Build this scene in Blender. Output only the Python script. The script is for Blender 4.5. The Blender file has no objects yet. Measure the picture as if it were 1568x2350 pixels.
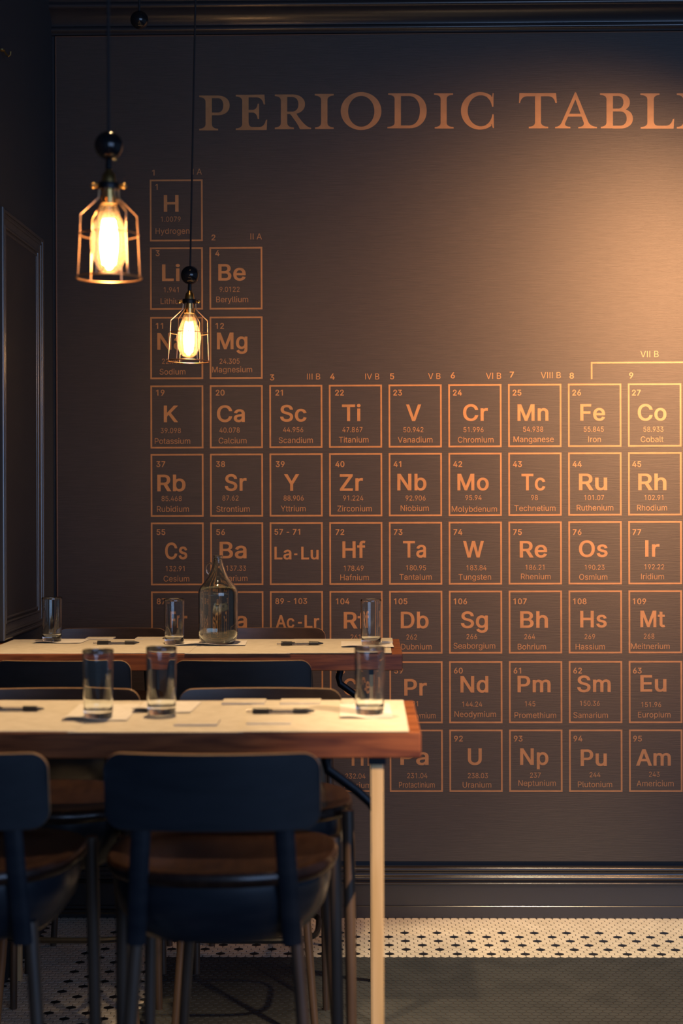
import bpy, bmesh, math, random
from mathutils import Vector, Matrix
from mathutils.geometry import delaunay_2d_cdt
random.seed(7)
scene = bpy.context.scene
COL = scene.collection
R = math.radians

# ------------------------------------------------------------------ camera
F_PX = 3467.0                       # focal length in pixels of the 1568 x 2350 frame
CAM = Vector((0.0, 0.0, 1.45))
YAW = math.atan(57.0 / F_PX)        # turned a little to the left of the mural's normal
ROLL = 0.0031
_fw = Vector((-math.sin(YAW), math.cos(YAW), 0))
_rt = Vector((math.cos(YAW), math.sin(YAW), 0))
_up = Vector((0, 0, 1))
RT = _rt * math.cos(ROLL) - _up * math.sin(ROLL)
UP = _up * math.cos(ROLL) + _rt * math.sin(ROLL)
cam_data = bpy.data.cameras.new('camera')
cam = bpy.data.objects.new('camera', cam_data)
COL.objects.link(cam)
m3 = Matrix((RT, UP, -_fw)).transposed()
cam.matrix_world = Matrix.Translation(CAM) @ m3.to_4x4()
cam_data.sensor_fit = 'VERTICAL'
cam_data.sensor_height = 36.0
cam_data.sensor_width = 36.0 * 1568 / 2350
cam_data.lens = F_PX * 36.0 / 2350
cam_data.shift_y = -30.0 / 2350
cam_data.clip_start = 0.05
cam_data.clip_end = 60
cam_data.dof.use_dof = True
cam_data.dof.focus_distance = 4.85
cam_data.dof.aperture_fstop = 3.3
scene.camera = cam

# ------------------------------------------------------------------ light
vs = scene.view_settings
vs.view_transform = 'Standard'
vs.look = 'None'
vs.exposure = 0.0
vs.gamma = 1.0
vs.use_curve_mapping = False

world = bpy.data.worlds.new('room_air')
scene.world = world
world.use_nodes = True
bg = world.node_tree.nodes['Background']
bg.inputs[0].default_value = (0.27, 0.44, 0.74, 1)
bg.inputs[1].default_value = 0.16

def light(name, kind, loc, energy, color, size=0.05, target=None, angle=60, blend=0.6):
    l = bpy.data.lights.new(name, kind)
    l.energy = energy
    l.color = color
    if kind in ('POINT', 'SPOT'):
        l.shadow_soft_size = size
    if kind == 'SPOT':
        l.spot_size = R(angle)
        l.spot_blend = blend
    o = bpy.data.objects.new(name, l)
    COL.objects.link(o)
    o.location = loc
    if target is not None:
        d = Vector(target) - Vector(loc)
        o.rotation_euler = d.to_track_quat('-Z', 'Y').to_euler()
    return o

WARM = (1.0, 0.50, 0.21)
light('shaded_lamp_beside_mural', 'SPOT', (1.30, 4.05, 2.36), 375, (1.0, 0.50, 0.22), 0.06, (.86, 5.24, 1.86), 100, 1.0)
light('ceiling_spot_table', 'SPOT', (1.3, 1.7, 2.95), 800, (1.0, 0.70, 0.39), 0.05, (.36, 2.95, .75), 30, 1.0)
light('ceiling_spot_tables', 'SPOT', (-.42, 3.55, 3.33), 240, (1.0, 0.66, 0.33), 0.04, (-.42, 3.5, 0), 68, 0.7)
light('ceiling_spot_floor', 'SPOT', (.85, 4.25, 3.25), 480, (1.0, 0.74, 0.45), 0.05, (.75, 4.42, 0), 36, 0.5)

def fill_light(name, loc, target, sx, sy, energy, color):
    l = bpy.data.lights.new(name, 'AREA')
    l.shape = 'RECTANGLE'; l.size = sx; l.size_y = sy; l.energy = energy; l.color = color
    o = bpy.data.objects.new(name, l)
    COL.objects.link(o)
    o.location = loc
    o.rotation_euler = (Vector(target) - Vector(loc)).to_track_quat('-Z', 'Y').to_euler()
    return o
# cool fill added behind the camera to lift the blacks; no window known
fill_light('added_cool_fill', (2.7, -2.6, 2.0), (-.6, 5, 1.7), 4.5, 2.6, 140, (0.36, 0.55, 0.95))

# ------------------------------------------------------------------ pixel -> place helpers
def ray(px, py):
    return _fw + RT * ((px - 784.0) / F_PX) + UP * ((1145.0 - py) / F_PX)
def at(px, py, y):                   # point on the vertical plane at distance y
    d = ray(px, py)
    return CAM + d * (y / d.y)
def onz(px, py, z):                  # point on the horizontal plane at height z
    d = ray(px, py)
    return CAM + d * ((z - CAM.z) / d.z)

# ------------------------------------------------------------------ materials
def mat(name, color, rough=0.5, metal=0.0, spec=0.5, **kw):
    m = bpy.data.materials.new(name)
    m.use_nodes = True
    b = m.node_tree.nodes['Principled BSDF']
    b.inputs['Base Color'].default_value = (*color, 1)
    b.inputs['Roughness'].default_value = rough
    b.inputs['Metallic'].default_value = metal
    b.inputs['Specular IOR Level'].default_value = spec
    for k, v in kw.items():
        b.inputs[k.replace('_', ' ')].default_value = v
    return m

def noise_color(m, c1, c2, scale=(1, 1, 1), nscale=5.0, detail=4.0, bump=0.0, lo=0.35, hi=0.65, dist=0.0, bdist=0.002):
    nt = m.node_tree
    N, L = nt.nodes, nt.links
    b = N['Principled BSDF']
    tc = N.new('ShaderNodeTexCoord')
    mp = N.new('ShaderNodeMapping')
    mp.inputs['Scale'].default_value = scale
    no = N.new('ShaderNodeTexNoise')
    no.inputs['Scale'].default_value = nscale
    no.inputs['Detail'].default_value = detail
    no.inputs['Distortion'].default_value = dist
    cr = N.new('ShaderNodeValToRGB')
    cr.color_ramp.elements[0].position = lo
    cr.color_ramp.elements[0].color = (*c1, 1)
    cr.color_ramp.elements[1].position = hi
    cr.color_ramp.elements[1].color = (*c2, 1)
    L.new(tc.outputs['Object'], mp.inputs['Vector'])
    L.new(mp.outputs[0], no.inputs['Vector'])
    L.new(no.outputs['Fac'], cr.inputs[0])
    L.new(cr.outputs[0], b.inputs['Base Color'])
    if bump:
        bp = N.new('ShaderNodeBump')
        bp.inputs['Strength'].default_value = bump
        bp.inputs['Distance'].default_value = bdist
        L.new(no.outputs['Fac'], bp.inputs['Height'])
        L.new(bp.outputs[0], b.inputs['Normal'])
    return m

M = {}
M['linen'] = noise_color(mat('brown_linen_wallcovering', (.03, .025, .022), 0.62, 0, 0.8), (.026, .021, .019), (.038, .030, .027),
                         (1.6, 1, 60), 9.0, 5.0, 0.6, bdist=0.0015)
def brushed(m, aniso, rot=0.0):
    nt = m.node_tree
    t = nt.nodes.new('ShaderNodeCombineXYZ')
    t.inputs[0].default_value = 1.0
    b = nt.nodes['Principled BSDF']
    b.inputs['Anisotropic'].default_value = aniso
    b.inputs['Anisotropic Rotation'].default_value = rot
    nt.links.new(t.outputs[0], b.inputs['Tangent'])
brushed(M['linen'], 0.55, 0.25)
M['copper'] = noise_color(mat('copper_paint', (.36, .18, .06), 0.55, 0.0, 0.8), (.33, .165, .055), (.40, .20, .07), (1, 1, 1), 25)
brushed(M['copper'], 0.55, 0.25)
M['wallpaint'] = mat('charcoal_wall_paint', (.030, .036, .046), 0.7, 0, 0.25)
M['trim'] = mat('charcoal_satin_trim', (.030, .028, .030), 0.24, 0, 0.7)
M['frame'] = mat('dark_frame_paint', (.040, .038, .038), 0.27, 0, 0.9)
M['board'] = mat('black_board', (.018, .021, .027), 0.42)
M['ceiling'] = mat('dark_ceiling_paint', (.03, .03, .035), 0.7)
M['walnut'] = noise_color(mat('red_walnut', (.2, .07, .03), 0.38), (.12, .030, .010), (.34, .10, .030), (1.2, 14, 14), 4.5, 6.0, 0.05, .33, .68, 1.2)
M['ash'] = noise_color(mat('pale_ash_leg', (.70, .46, .22), 0.45), (.64, .41, .18), (.76, .51, .26), (10, 10, .8), 6, 4)
M['stool'] = noise_color(mat('black_stained_wood', (.014, .017, .023), 0.28), (.011, .014, .020), (.018, .020, .026), (2, 2, 9), 6, 4)
M['litbrown'] = noise_color(mat('lit_toned_brown_back', (.075, .047, .030), 0.38), (.060, .038, .024), (.095, .060, .038), (2, 9, 9), 5, 5)  # lamplight on the black backrests, put into the colour as brown
M['plyedge'] = mat('raw_plywood_edge', (.30, .18, .09), 0.45)
M['backblack'] = noise_color(mat('black_lacquered_back', (.014, .017, .023), 0.35), (.012, .015, .020), (.017, .020, .026), (2, 9, 9), 5, 5)
M['seatwood'] = noise_color(mat('chestnut_seat_wood', (.020, .010, .007), 0.25), (.016, .007, .005), (.028, .013, .008), (9, 2, 9), 5, 5)
M['legwood'] = noise_color(mat('dark_oak_leg', (.075, .048, .032), 0.4), (.06, .038, .026), (.095, .06, .04), (9, 9, 1), 6, 4)
M['blacksteel'] = mat('black_steel', (.012, .013, .016), 0.4, 0.6)
M['blackgloss'] = mat('black_gloss', (.008, .009, .011), 0.12)
M['cord'] = mat('black_cloth_cord', (.010, .011, .014), 0.8)
M['brass'] = mat('aged_brass', (.62, .40, .14), 0.28, 1.0)
M['cagewire'] = mat('bronze_wire', (.60, .36, .20), 0.33, 1.0)
M['paper'] = noise_color(mat('cream_paper', (.66, .60, .50), 0.7), (.62, .56, .46), (.70, .64, .54), (1, 1, 1), 30, 3)
M['card'] = mat('yellowed_card', (.80, .66, .40), 0.7)
M['napkin'] = noise_color(mat('white_napkin', (.82, .78, .72), 0.85), (.78, .74, .68), (.86, .82, .77), (1, 1, 1), 60, 3, 0.2, bdist=.0005)
M['ink'] = mat('black_plastic', (.010, .010, .012), 0.35)
M['clearplastic'] = mat('clear_plastic', (.85, .80, .72), 0.1, 0, 0.5, Transmission_Weight=0.85, IOR=1.2)
M['glass'] = mat('clear_glass', (.97, 1.0, .98), 0.0, 0, 0.5, Transmission_Weight=1.0, IOR=1.45)
M['bottleglass'] = mat('bottle_glass', (.90, .96, .90), 0.0, 0, 0.5, Transmission_Weight=1.0, IOR=1.45)
M['water'] = mat('water', (.94, .97, .95), 0.0, 0, 0.5, Transmission_Weight=1.0, IOR=1.33)
M['tilewhite'] = noise_color(mat('cream_tile', (.72, .66, .56), 0.3), (.66, .60, .50), (.76, .70, .60), (1, 1, 1), 14, 2)
M['tileblack'] = mat('black_tile', (.012, .012, .014), 0.3)
M['tilegrey'] = noise_color(mat('charcoal_tile', (.040, .045, .050), 0.45), (.034, .039, .044), (.048, .053, .058), (1, 1, 1), 9, 2)
M['grout'] = mat('dark_grout', (.034, .028, .026), 0.9)

M['edging'] = mat('worn_bronze_edging', (.16, .09, .06), 0.35, 0.3)

def emit_mat(name, color, strength):
    m = bpy.data.materials.new(name)
    m.use_nodes = True
    nt = m.node_tree
    nt.nodes.clear()
    e = nt.nodes.new('ShaderNodeEmission')
    e.inputs[0].default_value = (*color, 1)
    e.inputs[1].default_value = strength
    o = nt.nodes.new('ShaderNodeOutputMaterial')
    nt.links.new(e.outputs[0], o.inputs[0])
    return m
M['filament'] = emit_mat('glowing_filament', (1.0, 0.59, 0.29), 200.0)

def bulb_glass():                    # thin amber envelope: clear, mirrored by fresnel, slightly hazed inside
    m = bpy.data.materials.new('thin_amber_glass')
    m.use_nodes = True
    nt = m.node_tree
    nt.nodes.clear()
    N, L = nt.nodes.new, nt.links.new
    tr = N('ShaderNodeBsdfTransparent'); tr.inputs[0].default_value = (1.0, .90, .72, 1)
    tl = N('ShaderNodeBsdfTranslucent'); tl.inputs[0].default_value = (1.0, .70, .42, 1)
    gl = N('ShaderNodeBsdfGlossy'); gl.inputs['Roughness'].default_value = 0.03
    fr = N('ShaderNodeFresnel'); fr.inputs['IOR'].default_value = 1.45
    a = N('ShaderNodeMixShader'); a.inputs[0].default_value = 0.045
    b = N('ShaderNodeMixShader')
    o = N('ShaderNodeOutputMaterial')
    L(tr.outputs[0], a.inputs[1]); L(tl.outputs[0], a.inputs[2])
    L(fr.outputs[0], b.inputs[0]); L(a.outputs[0], b.inputs[1]); L(gl.outputs[0], b.inputs[2])
    L(b.outputs[0], o.inputs[0])
    return m
M['bulbglass'] = bulb_glass()

# ------------------------------------------------------------------ mesh helpers
class MB:
    def __init__(s):
        s.v, s.f, s.mi = [], [], []
    def add(s, verts, faces, mi=0):
        n = len(s.v)
        s.v += [tuple(p) for p in verts]
        s.f += [tuple(i + n for i in f) for f in faces]
        s.mi += [mi] * len(faces)
        return s
    def box(s, x0, x1, y0, y1, z0, z1, mi=0):
        v = [(x0, y0, z0), (x1, y0, z0), (x1, y1, z0), (x0, y1, z0), (x0, y0, z1), (x1, y0, z1), (x1, y1, z1), (x0, y1, z1)]
        return s.add(v, [(3, 2, 1, 0), (4, 5, 6, 7), (0, 1, 5, 4), (1, 2, 6, 5), (2, 3, 7, 6), (3, 0, 4, 7)], mi)
    def loft(s, rings, cap=True, closed=True, mi=0):
        n = len(rings[0])
        v = [p for r in rings for p in r]
        f = []
        for i in range(len(rings) - 1):
            for j in range(n if closed else n - 1):
                k = (j + 1) % n
                f.append((i * n + j, i * n + k, (i + 1) * n + k, (i + 1) * n + j))
        if cap:
            f.append(tuple(range(n - 1, -1, -1)))
            f.append(tuple((len(rings) - 1) * n + j for j in range(n)))
        return s.add(v, f, mi)
    def lathe(s, prof, c=(0, 0, 0), n=32, cap=True, mi=0):
        return s.loft([[(c[0] + r * math.cos(2 * math.pi * j / n), c[1] + r * math.sin(2 * math.pi * j / n), c[2] + z) for j in range(n)] for r, z in prof], cap, True, mi)
    def tube(s, path, r, n=10, closed=False, flat=None, mi=0):
        P = [Vector(p) for p in path]
        rings = []
        ref = None
        m = len(P)
        for i, p in enumerate(P):
            a = P[(i - 1) % m] if closed or i > 0 else p
            b = P[(i + 1) % m] if closed or i < m - 1 else p
            t = (b - a).normalized()
            if ref is None:
                ref = t.orthogonal().normalized()
                if flat is not None:
                    ref = (Vector(flat) - t * Vector(flat).dot(t)).normalized()
            ref = (ref - t * ref.dot(t)).normalized()
            w = t.cross(ref)
            rr = r[i] if isinstance(r, (list, tuple)) else r
            ra, rb = rr if isinstance(rr, (list, tuple)) else (rr, rr)
            if n == 4:
                rings.append([p + ref * ra + w * rb, p - ref * ra + w * rb, p - ref * ra - w * rb, p + ref * ra - w * rb])
            else:
                rings.append([p + ref * (ra * math.cos(2 * math.pi * j / n)) + w * (rb * math.sin(2 * math.pi * j / n)) for j in range(n)])
        if closed:
            rings.append(rings[0])
        return s.loft(rings, not closed, True, mi)
    def sphere(s, c, r, n=24, k=14):
        prof = [(max(1e-5, r * math.sin(math.pi * i / k)), -r * math.cos(math.pi * i / k)) for i in range(k + 1)]
        return s.lathe(prof, c, n)
    def build(s, name, mats, parent=None, smooth=False, bevel=0.0, seg=2, loc=None, face_front=False):
        me = bpy.data.meshes.new(name)
        me.from_pydata(s.v, [], s.f)
        if not isinstance(mats, (list, tuple)):
            mats = [mats]
        for mm in mats:
            me.materials.append(mm)
        if len(mats) > 1:
            me.polygons.foreach_set('material_index', s.mi)
        bm = bmesh.new(); bm.from_mesh(me)
        bmesh.ops.recalc_face_normals(bm, faces=bm.faces)
        if face_front:
            bm.normal_update()
            bmesh.ops.reverse_faces(bm, faces=[f_ for f_ in bm.faces if f_.normal.y > 0])
        bm.to_mesh(me); bm.free()
        if smooth:
            me.polygons.foreach_set('use_smooth', [True] * len(me.polygons))
            me.set_sharp_from_angle(angle=R(38))
        me.update()
        o = bpy.data.objects.new(name, me)
        COL.objects.link(o)
        if loc is not None:
            o.location = loc
        if parent is not None:
            o.parent = parent
        if bevel:
            md = o.modifiers.new('bevel', 'BEVEL')
            md.width = bevel; md.segments = seg; md.limit_method = 'ANGLE'; md.angle_limit = R(40)
        return o

def empty(name, loc, rz=0.0):
    o = bpy.data.objects.new(name, None)
    o.empty_display_size = 0.05
    COL.objects.link(o)
    o.location = loc
    o.rotation_euler = (0, 0, rz)
    return o
def tag(o, label=None, cat=None, group=None, kind=None):
    if label: o['label'] = label
    if cat: o['category'] = cat
    if group: o['group'] = group
    if kind: o['kind'] = kind
    return o
def kids(o):
    return [c for c in bpy.data.objects if c.parent == o]
def copy_tree(o, parent=None):
    c = o.copy()
    COL.objects.link(c)
    if parent is not None:
        c.parent = parent
    for ch in kids(o):
        copy_tree(ch, c)
    return c
def struct(mb, name, mats, **kw):
    return tag(mb.build(name, mats, **kw), kind='structure')

# ================================================================== SETTING
XL, XR = -1.09, 3.2          # left wall, how far the room is built to the right
YB, YM = 5.252, 5.243        # back wall, mural face
ZC = 3.36
Y0 = -1.5
struct(MB().box(XL - .12, XR, YB, YB + .12, 0, ZC), 'wall_back', M['wallpaint'])
struct(MB().box(XL - .12, XL, Y0, YB, 0, ZC), 'wall_left', M['wallpaint'])
struct(MB().box(XL - .12, XR, Y0, YB + .12, ZC, ZC + .1), 'ceiling', M['ceiling'])

def extrude_x(prof, x0, x1, y):       # profile (out from wall, z)
    n = len(prof)
    v = [(x0, y - a, z) for a, z in prof] + [(x1, y - a, z) for a, z in prof]
    f = [(i, i + 1, n + i + 1, n + i) for i in range(n - 1)]
    f += [tuple(range(n - 1, -1, -1)), tuple(range(n, 2 * n))]
    return MB().add(v, f)
def arc(cx, cz, r, a0, a1, n=6):
    return [(cx + r * math.cos(R(a0 + (a1 - a0) * i / n)), cz + r * math.sin(R(a0 + (a1 - a0) * i / n))) for i in range(n + 1)]
base_prof = [(0, 0), (.026, 0), (.026, .040), (.024, .042), (.019, .0425), (.019, .114)] + arc(.019, .1175, .004, -90, 90) + \
            [(.015, .124)] + arc(.013, .135, .008, -60, 75) + [(.012, .147), (.012, .156)] + arc(.011, .166, .008, -70, 90) + [(0, .175)]
struct(extrude_x(base_prof, XL, XR, YB - .001), 'baseboard_back', M['trim'], smooth=True)
crown = [(0, 3.066), (.012, 3.066), (.012, 3.072)] + arc(.013, 3.084, .010, -80, 90) + [(.008, 3.098), (.010, 3.105), (.022, 3.125), (.045, 3.142)] + \
        arc(.05, 3.155, .012, -70, 80) + [(.055, 3.172), (.075, 3.21), (.11, 3.25), (.115, 3.27), (.15, 3.30), (.16, ZC - .001), (0, ZC - .001)]
struct(extrude_x(crown, XL, XR, YB - .001), 'trim_1', M['trim'], smooth=True)

# ---- floor: little hexagon tiles, cream border with black dots along both walls
p = 0.027
rowh = p * math.sqrt(3) / 2
fl = MB()
fl.box(XL - .12, XR, Y0, YB + .12, -.05, -.0012, 3)
hr = (p - .0028) / math.sqrt(3)
hexa = [(hr * math.sin(R(60 * k)), hr * math.cos(R(60 * k))) for k in range(6)]
Yw = YB - .028
for r in range(0, 128):
    yy = Yw - (r + .4) * rowh
    for c in range(0, 100):
        xx = XL + .012 + (c + .5 * (r % 2)) * p
        if xx > 1.62: continue
        if r >= 19 and c >= 16:
            mi = 2
        else:
            mi = 0
            if 7 <= r and c >= 5 and r % 2 == 1 and (c - 2 * (((r - 7) // 2) % 2)) % 4 == 0 and (r < 18 or c < 15):
                mi = 1
        fl.add([(xx + a, yy + b, 0) for a, b in hexa] + [(xx + a * 1.03, yy + b * 1.03, -.0012) for a, b in hexa],
               [(5, 4, 3, 2, 1, 0)] + [(k, (k + 1) % 6, 6 + (k + 1) % 6, 6 + k) for k in range(6)], mi)
struct(fl, 'floor', [M['tilewhite'], M['tileblack'], M['tilegrey'], M['grout']])

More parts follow.
